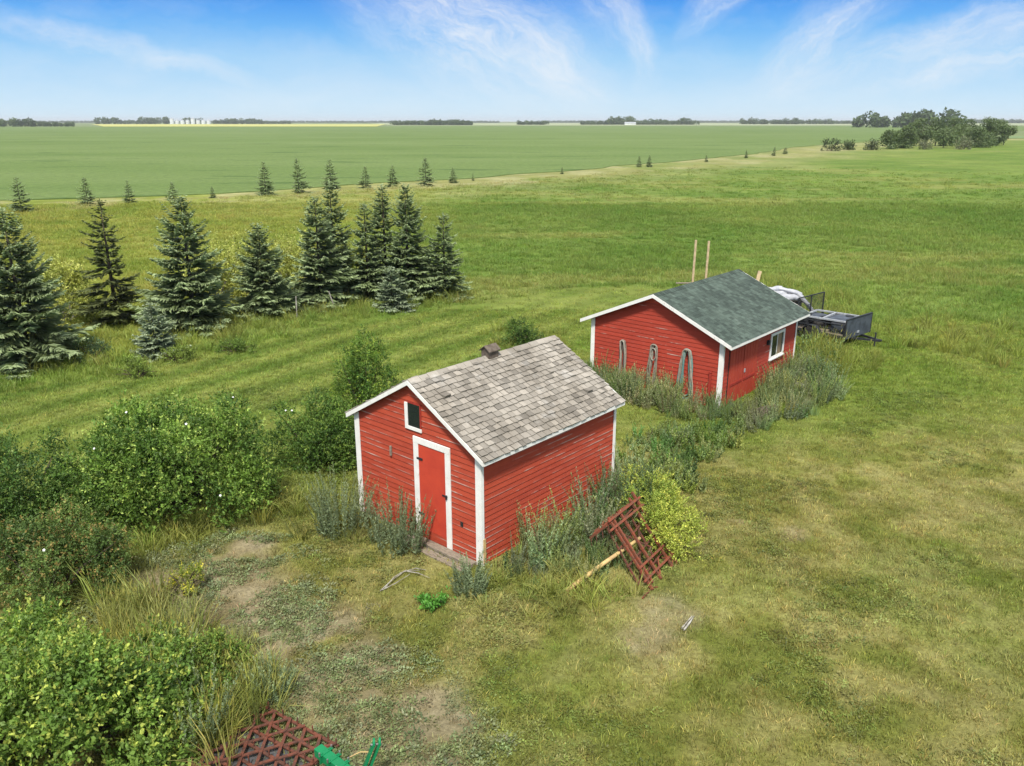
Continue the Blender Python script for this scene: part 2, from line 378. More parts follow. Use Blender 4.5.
STRIPE_DIR = (gnd(480, 305) - gnd(0, 440))[:2]; STRIPE_DIR = STRIPE_DIR / np.linalg.norm(STRIPE_DIR)
def mow_mask(x, y): return sstep(-.5, .5, sdist(x, y, P_MOW) + (fbm(x * .5, y * .5, 5) - .5) * 3)
def dirt_mask(x, y):
    d = sdist(x, y, P_DIRT); n = fbm(x * 1.1, y * 1.1, 31, 5)
    m = sstep(-.5, .9, d + (n - .5) * 1.6) * sstep(.36, .56, fbm(x * 1.7, y * 1.7, 44, 4) + .12)
    for px, r in (((248, 548), .55), ((175, 632), .75), ((790, 535), .42), ((735, 522), .35), ((668, 612), .62), ((700, 440), .5), ((360, 660), .8), ((420, 720), .9), ((640, 640), .7), ((810, 400), .7)):
        c = gnd(*px); e = np.hypot(x - c[0], (y - c[1])) / r + (n - .5) * 1.3
        m = np.maximum(m, 1 - sstep(.45, 1.15, e))
    return m
def crop_side(x, y): return sdist(x, y, P_CROPZ)
A_ = lambda *c: alb(*c)
def ground_col(x, y):
    x = np.asarray(x, float); y = np.asarray(y, float)
    n1 = fbm(x * .09, y * .09, 1, 4); n2 = fbm(x * .35, y * .35, 2, 4); n3 = fbm(x * 1.3, y * 1.3, 3, 4); n4 = fbm(x * 5, y * 5, 9, 3)
    def m3(a, b, t): return lerp(a[None, :], b[None, :], t[:, None])
    # uncut hay field
    hay = m3(A_(118, 146, 60), A_(148, 165, 80), sstep(.3, .7, .5 * n1 + .5 * n2))
    hay = lerp(hay, A_(96, 128, 52)[None], (sstep(.5, .7, n2) * .3)[:, None])
    hay = lerp(hay, A_(165, 168, 92)[None], (sstep(.58, .75, fbm(x * .05 + 3, y * .22, 12, 4)) * .7)[:, None])
    # yellower meadow behind the spruces
    mead = m3(A_(158, 168, 72), A_(178, 176, 86), sstep(.3, .7, n2))
    lw = sstep(-2, -16, x + (n1 - .5) * 14) * sstep(24, 34, y)
    hay = lerp(hay, mead, (lw * .8)[:, None])
    # mown yard
    gr = m3(A_(128, 146, 62), A_(150, 160, 78), sstep(.3, .7, n2))
    st = x * (-STRIPE_DIR[1]) + y * STRIPE_DIR[0]
    st = np.sin(st * 2 * math.pi / 1.9 + 2.2 * fbm(x * .12, y * .12, 21, 2)) * .5 + .5
    left = sstep(3, -3, x - (y - 26) * .45) * sstep(14, 20, y) * (.35 + .65 * sstep(42, 31, y))
    gr = lerp(gr, lerp(A_(100, 126, 50)[None], A_(164, 172, 92)[None], st[:, None]), (left * .62)[:, None])
    dry = m3(A_(150, 146, 78), A_(174, 166, 104), sstep(.35, .7, n3))
    green = m3(A_(122, 136, 58), A_(142, 150, 70), sstep(.3, .7, n3))
    near = sstep(27, 17, y + (n1 - .5) * 10 - x * .12)
    yard = lerp(gr, lerp(green, dry, (.42 + .58 * sstep(.34, .62, .4 * n2 + .6 * n3 + .05))[:, None]), (near * (1 - left))[:, None])
    bright = sstep(.52, .68, fbm(x * .22, y * .22, 27, 3)) * (1 - left)
    yard = lerp(yard, A_(112, 142, 50)[None], (bright * .25)[:, None])
    c = lerp(hay, yard, mow_mask(x, y)[:, None])
    d = dirt_mask(x, y)
    soil = m3(A_(158, 142, 112), A_(192, 178, 148), sstep(.35, .65, n3))
    soil = lerp(soil, A_(130, 116, 92)[None], (sstep(.5, .7, n4) * .5)[:, None])
    straw = m3(A_(176, 164, 122), A_(198, 186, 150), sstep(.35, .65, n4)); soil = lerp(soil, straw, sstep(.5, 1.5, x)[:, None])
    c = lerp(c, soil, (d * lerp(.8, .6, sstep(.5, 1.5, x)))[:, None])
    # dry tan strip along the crop's edge
    e = crop_side(x, y); tan = m3(A_(176, 172, 108), A_(196, 188, 136), sstep(.4, .65, fbm(x * .16, y * .16, 14, 3)))
    f = sstep(-11, -3, e + (n1 - .5) * 12) * sstep(.40, .58, fbm(x * .07, y * .07, 15, 3) + .12)
    f = f * lerp(sstep(.5, .65, n2), 1., sstep(-42, -8, x)); f2 = sstep(-28, -8, e + (n1 - .5) * 26) * .35 * sstep(-40, -10, x)
    c = lerp(c, tan, np.maximum(f * .85, f2)[:, None])
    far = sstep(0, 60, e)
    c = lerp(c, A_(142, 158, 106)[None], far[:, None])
    g = (1 - d)[:, None] * (1 - far)[:, None]; c = c * lerp(np.array([[.975, 1.015, .98]]), np.array([[.97, 1.01, .99]]), sstep(12, 30, np.hypot(x, y))[:, None]) ** g
    return np.clip(c, .004, .7)

def axis(lo, mid0, mid1, hi, step, g):
    a = list(np.arange(mid0, mid1, step)); s = step; p = mid1
    up = [];
    while p < hi: up.append(p); s *= g; p += s
    dn = []; s = step; p = mid0 - step
    while p > lo: dn.append(p); s *= g; p -= s
    return np.array(dn[::-1] + a + up)
gx = axis(-12000, -18, 22, 12000, .17, 1.035); gy = axis(-300, 7, 40, 14000, .17, 1.025)
GX, GY = np.meshgrid(gx, gy)
def ground_z(x, y):
    d = dirt_mask(x, y)
    z = (fbm(x * .25, y * .25, 61, 3) - .5) * .10 + (fbm(x * 2.2, y * 2.2, 62, 3) - .5) * .035 * (.5 + d)
    fade = 1 - sstep(60, 160, np.hypot(x, y)); c = gnd(268, 556); hole = np.exp(-((x - c[0]) ** 2 + (y - c[1]) ** 2) / .022)
    m = gnd(246, 550); mound = np.exp(-((x - m[0]) ** 2 + (y - m[1]) ** 2) / .16)
    return z * fade - .30 * hole + .14 * mound
gz = ground_z(GX.ravel(), GY.ravel())
gc = ground_col(GX.ravel(), GY.ravel())
nx, ny = len(gx), len(gy)
ii = np.arange(nx * ny).reshape(ny, nx)
gf = np.stack([ii[:-1, :-1], ii[:-1, 1:], ii[1:, 1:], ii[1:, :-1]], -1).reshape(-1, 4)
def ground_mat():
    t = NT('ground'); w = t.wpos(); c_ = t.attr()
    def mul(c_, sc_, a, b, det=5, rough=.6): return t.mix(1, c_, t.mix(t.rng(t.noise(w, sc_, det, rough), .25, .75, smooth=False), (a,) * 3, (b,) * 3), 'MULTIPLY')
    c_ = mul(c_, 14, .62, 1.38); c_ = mul(c_, 1.1, .80, 1.2); c_ = mul(c_, .12, .88, 1.12)
    mp = t.n('ShaderNodeMapping'); t.L.new(w, mp.inputs[0]); mp.inputs['Scale'].default_value = (.25, .9, 1)
    c_ = t.mix(1, c_, t.mix(t.rng(t.noise(mp.outputs[0], .5, 6, .65), .3, .7), (.84,) * 3, (1.16,) * 3), 'MULTIPLY')
    t.base(c_).rough(.95); t.p.inputs['Specular IOR Level'].default_value = .1
    t.bump(t.math('ADD', t.noise(w, 22, 6, .7), t.noise(w, 3.5, 4)), .8, .05); return t.m
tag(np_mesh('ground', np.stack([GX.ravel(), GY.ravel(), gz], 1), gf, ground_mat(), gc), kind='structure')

def field_mat(name, c1, c2, c3, s1=.02, rows=None):
    t = NT(name); w = t.wpos()
    mp = t.n('ShaderNodeMapping'); t.L.new(w, mp.inputs[0]); mp.inputs['Scale'].default_value = (.35, 1, 1)
    c_ = t.mix(t.rng(t.noise(mp.outputs[0], s1, 6, .6), .32, .68), c1, c2)
    c_ = t.mix(t.rng(t.noise(mp.outputs[0], s1 * 5.1, 5, .6), .56, .72), c_, c3)
    c_ = t.mix(1, c_, t.mix(t.rng(t.noise(w, .9, 6, .75), .3, .7, smooth=False), (.74,) * 3, (1.26,) * 3), 'MULTIPLY')
    t.base(c_).rough(.9); t.p.inputs['Specular IOR Level'].default_value = .1; t.bump(t.noise(w, 2.2, 5, .7), .7, .15); return t.m
def slab(name, P, h, mat):
    b = bpy.data.meshes.new(name); n = len(P)
    vs = [(x, y, h) for x, y in P] + [(x, y, -.3) for x, y in P]
    b.from_pydata(vs, [], [list(range(n))] + [[i, n + i, n + (i + 1) % n, (i + 1) % n] for i in range(n)]); b.update()
    b.materials.append(mat); o = bpy.data.objects.new(name, b); col.objects.link(o); return tag(o, kind='structure')
def wob(P, amp=1.2, step=6, lim=420):
    out = []
    for i in range(len(P)):
        a, b = np.array(P[i]), np.array(P[(i + 1) % len(P)]); L = np.linalg.norm(b - a)
        if max(abs(a).max(), abs(b).max()) > lim * 1.1: out.append(a); continue
        m = max(1, int(L / step))
        for k in range(m):
            p = a + (b - a) * k / m; d = (fbm(p[0] * .15, p[1] * .15, 77, 3) - .5) * 2 * amp * 2; nrm = np.array([-(b - a)[1], (b - a)[0]]) / L
            out.append(p + nrm * d)
    return np.array(out)
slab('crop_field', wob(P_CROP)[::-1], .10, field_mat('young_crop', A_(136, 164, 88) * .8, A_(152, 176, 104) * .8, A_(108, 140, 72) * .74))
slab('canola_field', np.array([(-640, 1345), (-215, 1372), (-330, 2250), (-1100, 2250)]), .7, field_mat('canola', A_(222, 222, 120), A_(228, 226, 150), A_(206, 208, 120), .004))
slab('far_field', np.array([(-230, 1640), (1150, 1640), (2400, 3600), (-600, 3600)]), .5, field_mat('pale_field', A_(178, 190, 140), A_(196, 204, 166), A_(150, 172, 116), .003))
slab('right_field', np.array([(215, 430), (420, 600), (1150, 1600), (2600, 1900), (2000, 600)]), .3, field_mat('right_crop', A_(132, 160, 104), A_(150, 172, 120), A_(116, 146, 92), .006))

# ------------------------------------------------------------------ sheds
def gable_wall(mb, a0, a1, z0, hw, s, w, pitch, y, sgn, horizontal_axis):
    pass
def clapboards(S, pitch, z0):
    """four walls of lapped boards in local coords (origin: middle of the left-front corner to right-front corner line)"""
    w, l, hw, s = S['w'], S['l'], S['hw'], S['s']; mb = MB(); lip = .016
    zr = hw + s * w / 2
    def board(p0, p1, q0, q1, n):              # lower edge p0-p1 (lip out), upper edge q0-q1, outward normal n
        p0, p1, q0, q1, n = map(Vector, (p0, p1, q0, q1, n)); o = n * lip
        mb.add([p0 + o, p1 + o, q1 + n * .003, q0 + n * .003, p0, p1], [(0, 1, 2, 3), (4, 5, 1, 0)])
    k = int(zr / pitch) + 1
    for i in range(k):
        za = max(i * pitch, z0); zb = (i + 1) * pitch
        if zb <= z0: continue
        for y, n, fl in ((0, (0, -1, 0), 1), (l, (0, 1, 0), -1)):
            zt = min(zb, zr - .001)
            def lim(z): return (0, w) if z <= hw else ((z - hw) / s, w - (z - hw) / s)
            (p, q), (r, u) = lim(za), lim(zt)
            if za >= zr: continue
            if fl > 0: board((p, y, za), (q, y, za), (r, y, zt), (u, y, zt), n)
            else: board((q, y, za), (p, y, za), (u, y, zt), (r, y, zt), n)
        zt = min(zb, hw)
        if za < hw:
            board((w, 0, za), (w, l, za), (w, 0, zt), (w, l, zt), (1, 0, 0))
            board((0, l, za), (0, 0, za), (0, l, zt), (0, 0, zt), (-1, 0, 0))
    return mb
def roof_mb(S, expo, tw, thick, lift, jit, tone):
    """deck plus courses of separate shingles on both slopes"""
    w, l, hw, s, oe, og = (S[k] for k in ('w', 'l', 'hw', 's', 'oe', 'og')); zr = hw + s * w / 2 + .03
    half = w / 2 + oe; cs = 1 / math.hypot(1, s); sl = half / cs
    deck = MB(); sh = MB()
    for sg in (-1, 1):
        dn = Vector((sg * cs, 0, -s * cs)); up = Vector((sg * s * cs, 0, cs)); top = Vector((w / 2, 0, zr))
        def P(u, y, h): q = top + dn * u + up * h; return Vector((q.x, y, q.z))
        t = thick
        vs = [P(0, -og, 0), P(sl, -og, 0), P(sl, l + og, 0), P(0, l + og, 0), P(0, -og, -t), P(sl, -og, -t), P(sl, l + og, -t), P(0, l + og, -t)]
        deck.add(vs, [(0, 1, 2, 3), (7, 6, 5, 4), (0, 4, 5, 1), (1, 5, 6, 2), (2, 6, 7, 3), (3, 7, 4, 0)])
        rows = int(round((sl + .03) / expo)); e = (sl + .03) / rows
        for i in range(rows):
            u1 = (i + 1) * e; u0 = max(u1 - e * 1.25, 0)
            y = -og - random.random() * tw; yend = l + og + .01
            while y < yend:
                wd = tw * random.uniform(.7, 1.25) if jit > .3 else tw
                ya, yb = max(y, -og - .012), min(y + wd - (random.uniform(.010, .024) if jit > .3 else .004), yend)
                y += wd
                if yb - ya < .02: continue
                d1 = u1 + random.uniform(-.012, .012) * jit; h1 = lift * random.uniform(.75, 1.5); h0 = lift * .15 + .002
                if jit > .3 and random.random() < .02: h1 *= 2.2
                tn = tone(); sk = random.uniform(-.006, .006) * jit
                a, b_, c_, d = P(u0, ya, h0), P(u0, yb, h0), P(d1 + sk, yb, h1), P(d1 - sk, ya, h1)
                f, g = P(d1 + sk, yb, .001), P(d1 - sk, ya, .001)
                sh.add([a, b_, c_, d, f, g, P(u0, ya, 0), P(u0, yb, 0)], [(0, 1, 2, 3)[::-1] if sg > 0 else (0, 1, 2, 3), (3, 2, 4, 5), (0, 3, 5, 6), (1, 7, 4, 2)], tn)
    return deck, sh, zr, half, cs, sl
def bargeboards(S, h, thick, root, mat, zr, half, drop=0.):
    w, l, s, og = S['w'], S['l'], S['s'], S['og']
    for y in (-og - thick - .002, l + og + .002):
        for sg in (-1, 1):
            mb = MB(); a = w / 2; x1 = w / 2 + sg * half; z0, z1 = zr + .004, zr + .004 - s * half
            vs = [(a, y, z0), (x1, y, z1), (x1, y, z1 - h), (a, y, z0 - h), (a, y + thick, z0), (x1, y + thick, z1), (x1, y + thick, z1 - h), (a, y + thick, z0 - h)]
            mb.add(vs, [(0, 1, 2, 3), (7, 6, 5, 4), (0, 4, 5, 1), (1, 5, 6, 2), (2, 6, 7, 3)])
            mb.build('bargeboard', mat, root)
    for sg in (-1, 1):
        x = w / 2 + sg * half; z1 = zr - s * half
        MB().box((min(x, x + sg * .018), -og, z1 - h * .95), (max(x, x + sg * .018), l + og, z1 - .002)).build('eave_board', mat, root)
def shed_root(S, name, label):
    c, s = math.cos(S['yaw']), math.sin(S['yaw'])
    p = loc(S, 0, 0); return empty(name, (p[0], p[1], 0), S['yaw'], label, 'shed')
def corner_boards(S, root, wd, mat, z0=.02):
    w, l, hw = S['w'], S['l'], S['hw']; t = .022; o = .018
    for x in (0, w):
        for y in (0, l):
            mb = MB(); sx = -1 if x == 0 else 1; sy = -1 if y == 0 else 1
            zt = hw - .01
            xa, xb = sorted((x + sx * (o + t), x + sx * (o + t) - sx * wd)); ya, yb = sorted((y + sy * o, y + sy * (o + t)))
            mb.box((xa, ya, z0), (xb, yb, zt))
            xa, xb = sorted((x + sx * o, x + sx * (o + t))); ya, yb = sorted((y + sy * (o - .001), y + sy * (o + t) - sy * wd * .55))
            mb.box((xa, ya, z0), (xb, yb, zt - .1 * 0))
            mb.build('corner_board', mat, root, bevel=.003)

def build_granary():
    S = S1; w, l, hw, s = S['w'], S['l'], S['hw'], S['s']
    root = shed_root(S, 'granary_shed', 'small red clapboard granary with weathered wood shingle roof, nearest of the two sheds')
    clapboards(S, .118, .05).build('wall', M['red_granary'], root)
    tone = lambda: random.choice([.68, .82, .9, .95, 1.0, 1.04, 1.08, 1.14, 1.24]) * random.uniform(.92, 1.08)
    deck, sh, zr, half, cs, sl = roof_mb(S, .142, .165, .045, .032, 1., tone)
    ro = deck.build('roof', M['roof_deck'], root)
    sh.build('shingles', M['cedar'], ro)
    cap = MB(); y = -S['og']
    while y < l + S['og']:
        d = random.uniform(.2, .3); y2 = min(y + d - .006, l + S['og'])
        for sg in (-1, 1):
            hh = .022 + random.uniform(0, .012)
            a = [(w / 2, y, zr + hh + .01), (w / 2, y2, zr + hh + .006), (w / 2 + sg * .13, y2, zr + hh - .13 * s), (w / 2 + sg * .13, y, zr + hh - .13 * s + .004)]
            b = [(p[0], p[1], p[2] - .016) for p in a]
            cap.add(a + b, [(0, 1, 2, 3) if sg > 0 else (3, 2, 1, 0), (0, 4, 5, 1), (1, 5, 6, 2), (2, 6, 7, 3), (3, 7, 4, 0)], random.uniform(.95, 1.35))
        y += d
    cap.build('ridge_cap', M['cedar'], ro)
    bargeboards(S, .095, .022, root, M['white'], zr, half)
    corner_boards(S, root, .155, M['white'])
    # ridge ventilator: a little gabled box astride the ridge
    v = MB(); vy, vw, vl, vh = 2.16, .24, .30, .15
    v.box((w / 2 - vw / 2, vy, zr - .06), (w / 2 + vw / 2, vy + vl, zr + vh))
    v.add([(w / 2 - vw / 2, vy, zr + vh), (w / 2 + vw / 2, vy, zr + vh), (w / 2, vy, zr + vh + .09), (w / 2 - vw / 2, vy + vl, zr + vh), (w / 2 + vw / 2, vy + vl, zr + vh), (w / 2, vy + vl, zr + vh + .09)], [(0, 1, 2), (5, 4, 3), (0, 2, 5, 3), (2, 1, 4, 5)])
    vo = v.build('roof_vent', M['vent_wood'], ro)
    vr = MB()
    for sg in (-1, 1):
        a = [(w / 2, vy - .04, zr + vh + .115), (w / 2 + sg * (vw / 2 + .035), vy - .04, zr + vh - .005), (w / 2 + sg * (vw / 2 + .035), vy + vl + .04, zr + vh - .005), (w / 2, vy + vl + .04, zr + vh + .115)]
        b = [(p[0], p[1], p[2] - .02) for p in a]
        vr.add(a + b, [(0, 1, 2, 3), (7, 6, 5, 4), (0, 4, 5, 1), (1, 5, 6, 2), (2, 6, 7, 3)], 1.)
    vr.build('vent_roof', M['vent_wood'], ro)
    # door
    d0, d1, zt = 2.03, 2.81, 2.21
    d = MB().box((d0, -.034, .30), (d1, -.018, zt)).build('door', M['red_door'], root, bevel=.003)
    kb = MB(); kb.box((d0, -.031, .05), (d1, -.018, .165)); kb.box((d0, -.036, .17), (d1, -.018, .296)); kb.build('kick_board', M['red_granary'], d)
    h = MB(); h.box((d1 - .10, -.047, 1.245), (d1 + .06, -.0345, 1.275)); h.box((d1 + .02, -.075, 1.21), (d1 + .055, -.047, 1.30)); h.build('hasp', M['black_metal'], d)
    for z in (.62, 1.86):
        MB().box((d0 - .05, -.050, z), (d0 + .12, -.0345, z + .045)).build('hinge', M['black_metal'], d)
    f = MB(); y0, y1 = -.046, -.018
    f.box((d0 - .145, y0, .0), (d0 - .003, y1, zt)); f.box((d1 + .003, y0, -.04), (d1 + .145, y1, zt)); f.box((d0 - .145, y0 - .003, zt + .001), (d1 + .145, y1, zt + .135))
    f.build('door_frame', M['white'], root, bevel=.003)
    # gable window: bare left board and sill, dark pane
    wn = MB(); wn.box((1.655, -.044, 2.46), (1.745, -.018, 3.03)); wn.box((1.7455, -.044, 2.46), (2.145, -.018, 2.535)); wf = wn.build('window', M['white'], root, bevel=.003)
    MB().box((1.746, -.030, 2.536), (2.10, -.018, 3.03)).build('pane', M['glass'], wf)
    r = MB(); r.box((2.101, -.034, 2.536), (2.135, -.018, 3.03)); r.box((1.746, -.034, 3.031), (2.135, -.018, 3.062)); r.build('casing', M['red_plank'], wf)
    # wooden block, small plate and loose sliver of trim
    MB().box((1.13, -.055, 1.70), (1.175, -.016, 1.92)).build('door_stop', M['old_wood'], root, bevel=.004)
    MB().box((3.20, -.028, .73), (3.27, -.016, .83)).build('knot_plate', M['dark_rubber'], root)
    sl_ = MB(); sl_.box((w + .042, .0, .08), (w + .056, .075, .62)); sl_.build('bare_board', M['pole_wood'], root, bevel=.006)
    # sill beams it stands on
    b = MB(); b.box((.02, -.012, -.05), (w - .02, l + .012, .049)); b.build('foundation_beam', M['old_wood'], root)
    return root
build_granary()
def doorstep():
    st = empty('wooden_doorstep', loc(S1, 2.95, -.05), S1['yaw'], 'weathered grey plank doorstep along the foot of the small granary door', 'step')
    m = MB(); m.box((-1.15, -.20, -.02), (.72, -.005, .115)); m.build('top_plank', M['old_wood'], st, bevel=.008)
    m = MB(); m.box((-1.22, -.40, -.03), (.75, -.215, .06)); m.build('front_plank', M['old_wood'], st, bevel=.008)
doorstep()

def build_workshop():
    S = S2; w, l, hw, s = S['w'], S['l'], S['hw'], S['s']
    root = shed_root(S, 'workshop_shed', 'larger red clapboard shed with green asphalt shingle roof and hoses on its end wall')
    clapboards(S, .13, .02).build('wall', M['red_workshop'], root)
    tone = lambda: random.choice([.72, .82, .92, 1.0, 1.08, 1.18, 1.3]) * random.uniform(.95, 1.05)
    deck, sh, zr, half, cs, sl = roof_mb(S, .142, .165, .04, .007, .15, tone)
    ro = deck.build('roof', M['old_wood'], root); sh.build('shingles', M['asphalt'], ro)
    cap = MB(); y = -S['og']
    while y < l + S['og']:
        y2 = min(y + .15, l + S['og'])
        for sg in (-1, 1):
            a = [(w / 2, y, zr + .026), (w / 2, y2 + .02, zr + .018), (w / 2 + sg * .15, y2 + .02, zr + .012 - .15 * s), (w / 2 + sg * .15, y, zr + .02 - .15 * s)]
            b = [(p[0], p[1], p[2] - .012) for p in a]
            cap.add(a + b, [(0, 1, 2, 3), (0, 4, 5, 1), (2, 6, 7, 3), (3, 7, 4, 0)], tone() * .9)
        y += .15
    cap.build('ridge_cap', M['asphalt'], ro)
    bargeboards(S, .115, .022, root, M['white'], zr, half)
    corner_boards(S, root, .15, M['white'])
    # replaced red boards at the gable peak
    zp = hw + s * w / 2; g = MB(); g.add([(w / 2 - .62, -.022, zp - .30), (w / 2 + .62, -.022, zp - .30), (w / 2, -.022, zp - .03), (w / 2 - .62, -.002, zp - .30), (w / 2 + .62, -.002, zp - .30), (w / 2, -.002, zp - .03)], [(0, 1, 2), (0, 3, 4, 1)])
    o = g.build('gable_patch', M['red_door'], root); o['label'] = 'brighter orange red patch of boards under the ridge'
    # plank doors on the long wall
    MB().box((w + .010, .40, .02), (w + .024, 2.44, 1.802)).build('door_gap_shade', M['dark_rubber'], root)  # flat dark sheet behind the doors, stands in for shade in their gaps
    for a, b in ((.44, 1.39), (1.43, 2.40)):
        m = MB(); n_ = 5; ww = (b - a) / n_
        for i in range(n_): m.box((w + .016, a + i * ww + .004, .03), (w + .044, a + (i + 1) * ww - .004, 1.80))
        d = m.build('door', M['door2'], root, bevel=.003)
        if a > 1:
            MB().box((w + .046, a + .05, .86), (w + .07, a + .11, .98)).build('handle', M['pale_metal'], d)
            MB().box((w + .046, a + .02, .60), (w + .06, b - .1, .68)).build('rail', M['red_plank'], d)
        else: MB().box((w + .046, a + .1, .60), (w + .06, b - .02, .68)).build('rail', M['red_plank'], d)
    MB().box((w + .016, .38, 1.805), (w + .075, 2.46, 1.86)).build('door_drip_cap', M['white'], root, bevel=.004)
    # window
    a, b, z0, z1 = 3.40, 4.52, .86, 1.74; t = .095
    f = MB(); X0, X1 = w + .016, w + .05
    f.box((X0, a, z0), (X1, a + t, z1)); f.box((X0, b - t, z0), (X1, b, z1)); f.box((X0, a + t, z1 - t), (X1 - .003, b - t, z1)); f.box((X0, a - .03, z0 - .05), (X1 + .03, b + .03, z0 - .001)); f.box((X0, a + t, z0), (X1 - .003, b - t, z0 + t * .6))
    wf = f.build('window', M['white'], root, bevel=.003)
    mid = (a + b) / 2
    MB().box((X0, a + t, z0 + t * .6), (w + .024, mid - .02, z1 - t)).build('pane', M['glass'], wf)
    MB().box((X0, mid + .02, z0 + t * .6), (w + .024, b - t, z1 - t)).build('pane', M['glass'], wf)
    MB().box((X0, mid - .02, z0 + t * .6), (w + .034, mid + .02, z1 - t)).build('mullion', M['white'], wf)
    MB().box((w + .0245, mid + .05, z0 + t * .6), (w + .027, b - t - .12, z1 - t)).build('curtain', M['curtain'], wf)
    MB().box((w + .016, 3.12, 1.42), (w + .10, 3.24, 1.58)).build('lamp_box', M['black_metal'], root, bevel=.01)
    m = MB(); m.box((4.44, -.075, .35), (4.52, -.018, 1.12)); m.box((4.43, -.085, 1.12), (4.53, -.018, 1.15)); m.build('conduit_box', M['red_plank'], root, bevel=.006)
    for a, z in ((1.29, 1.56), (2.47, 1.62), (3.66, 1.66)):
        m = MB(); m.tube([(a, -.01, z), (a, -.13, z), (a, -.15, z + .06)], .014); m.build('hook', M['old_wood'], root)
    MB().box((.02, .02, -.05), (w - .02, l - .02, .02)).build('foundation_beam', M['old_wood'], root)
    return root
build_workshop()

# hoses hung on the end wall (each its own thing)
def hose(label, a, z, w, drop, n, mats, splay, seed):
    r_ = np.random.default_rng(seed); p = loc(S2, a, 0, 0); root = empty('coiled_hose', (p[0], p[1], z), S2['yaw'], label, 'hose', 'hoses hung on the shed wall')
    for k in range(n):
        ww = w * (.5 + .55 * k / max(n - 1, 1)) * r_.uniform(.9, 1.1); dd = drop * r_.uniform(.86, 1.04); y = -.045 - .022 * (k % 4) - .008 * r_.random()
        wt, wb = ww * .62, ww * splay * 1.05; rb = wb / 2; sp = []
        for t in np.linspace(-.5 * math.pi, .5 * math.pi, 7): sp.append((math.sin(t) * wt / 2, math.cos(t) * wt * .35))
        n_ = 9
        for q in range(1, n_ + 1): f = q / n_; sp.append((lerp(wt, wb, f ** .8) / 2, -(dd - rb) * f))
        for t in np.linspace(0, math.pi, 9)[1:]: sp.append((rb * math.cos(t), -(dd - rb) - rb * math.sin(t)))
        for q in range(1, n_ + 1): f = 1 - q / n_; sp.append((-lerp(wt, wb, f ** .8) / 2, -(dd - rb) * f))
        sh = r_.normal(0, .02); ph = r_.uniform(0, 6)
        pts = [(x + sh * (-z) + .018 * math.sin(z * 5 + ph), y + r_.normal(0, .004), z) for x, z in sp]
        MB().tube(pts, 1 * (.023 + .006 * r_.random()), 6, False).build('loop', M[mats[k % len(mats)]], root, smooth=True)
    return root
hose('thin dark rope and hose bundle hanging straight, leftmost on the end wall', 1.29, 1.55, .27, 1.5, 6, ['hose_brown', 'hose_grey', 'hose_brown', 'hose_pale'], .85, 1)
h2 = hose('grey hose hung in narrow loops with a small ring at its top, middle of three', 2.47, 1.60, .34, 1.66, 4, ['hose_grey', 'hose_pale', 'hose_grey'], .9, 2)
MB().tube([(math.cos(t) * .10, -.12, -.24 + math.sin(t) * .20) for t in np.linspace(0, 2 * math.pi, 22)], .016, 6, False).build('ring', M['hose_pale'], h2, smooth=True)
hose('wide teal and white hose coil hanging nearest the white corner board', 3.66, 1.64, .44, 1.6, 8, ['hose_teal', 'hose_pale', 'hose_teal', 'hose_grey', 'hose_pale', 'hose_teal'], 1.25, 3)
#PART3
# ------------------------------------------------------------------ foliage builders (numpy)
def unit(v): return v / (np.linalg.norm(v, axis=-1, keepdims=True) + 1e-9)
def leaves(pos, ax, nrm, L, W, fold=.12):
    """one folded rhombic leaf per row"""
    ax = unit(ax); sd = unit(np.cross(nrm, ax)); nn = np.cross(ax, sd)
    L = np.broadcast_to(np.asarray(L, float), (len(pos),))[:, None]; W = np.broadcast_to(np.asarray(W, float), (len(pos),))[:, None]
    m = pos + ax * L * .42 + nn * W * fold
    V = np.stack([pos, m + sd * W / 2, pos + ax * L, m - sd * W / 2], 1)
    return V.reshape(-1, 3), np.arange(len(pos) * 4).reshape(-1, 4)
def rdir(n, r, up=0.): d = r.normal(size=(n, 3)); d[:, 2] += up; return unit(d)
def join(parts):
    V, F, C, n = [], [], [], 0
    for v, f, c in parts: V.append(v); F.append(f + n); C.append(c); n += len(v)
    return np.vstack(V), np.vstack(F), np.vstack(C)

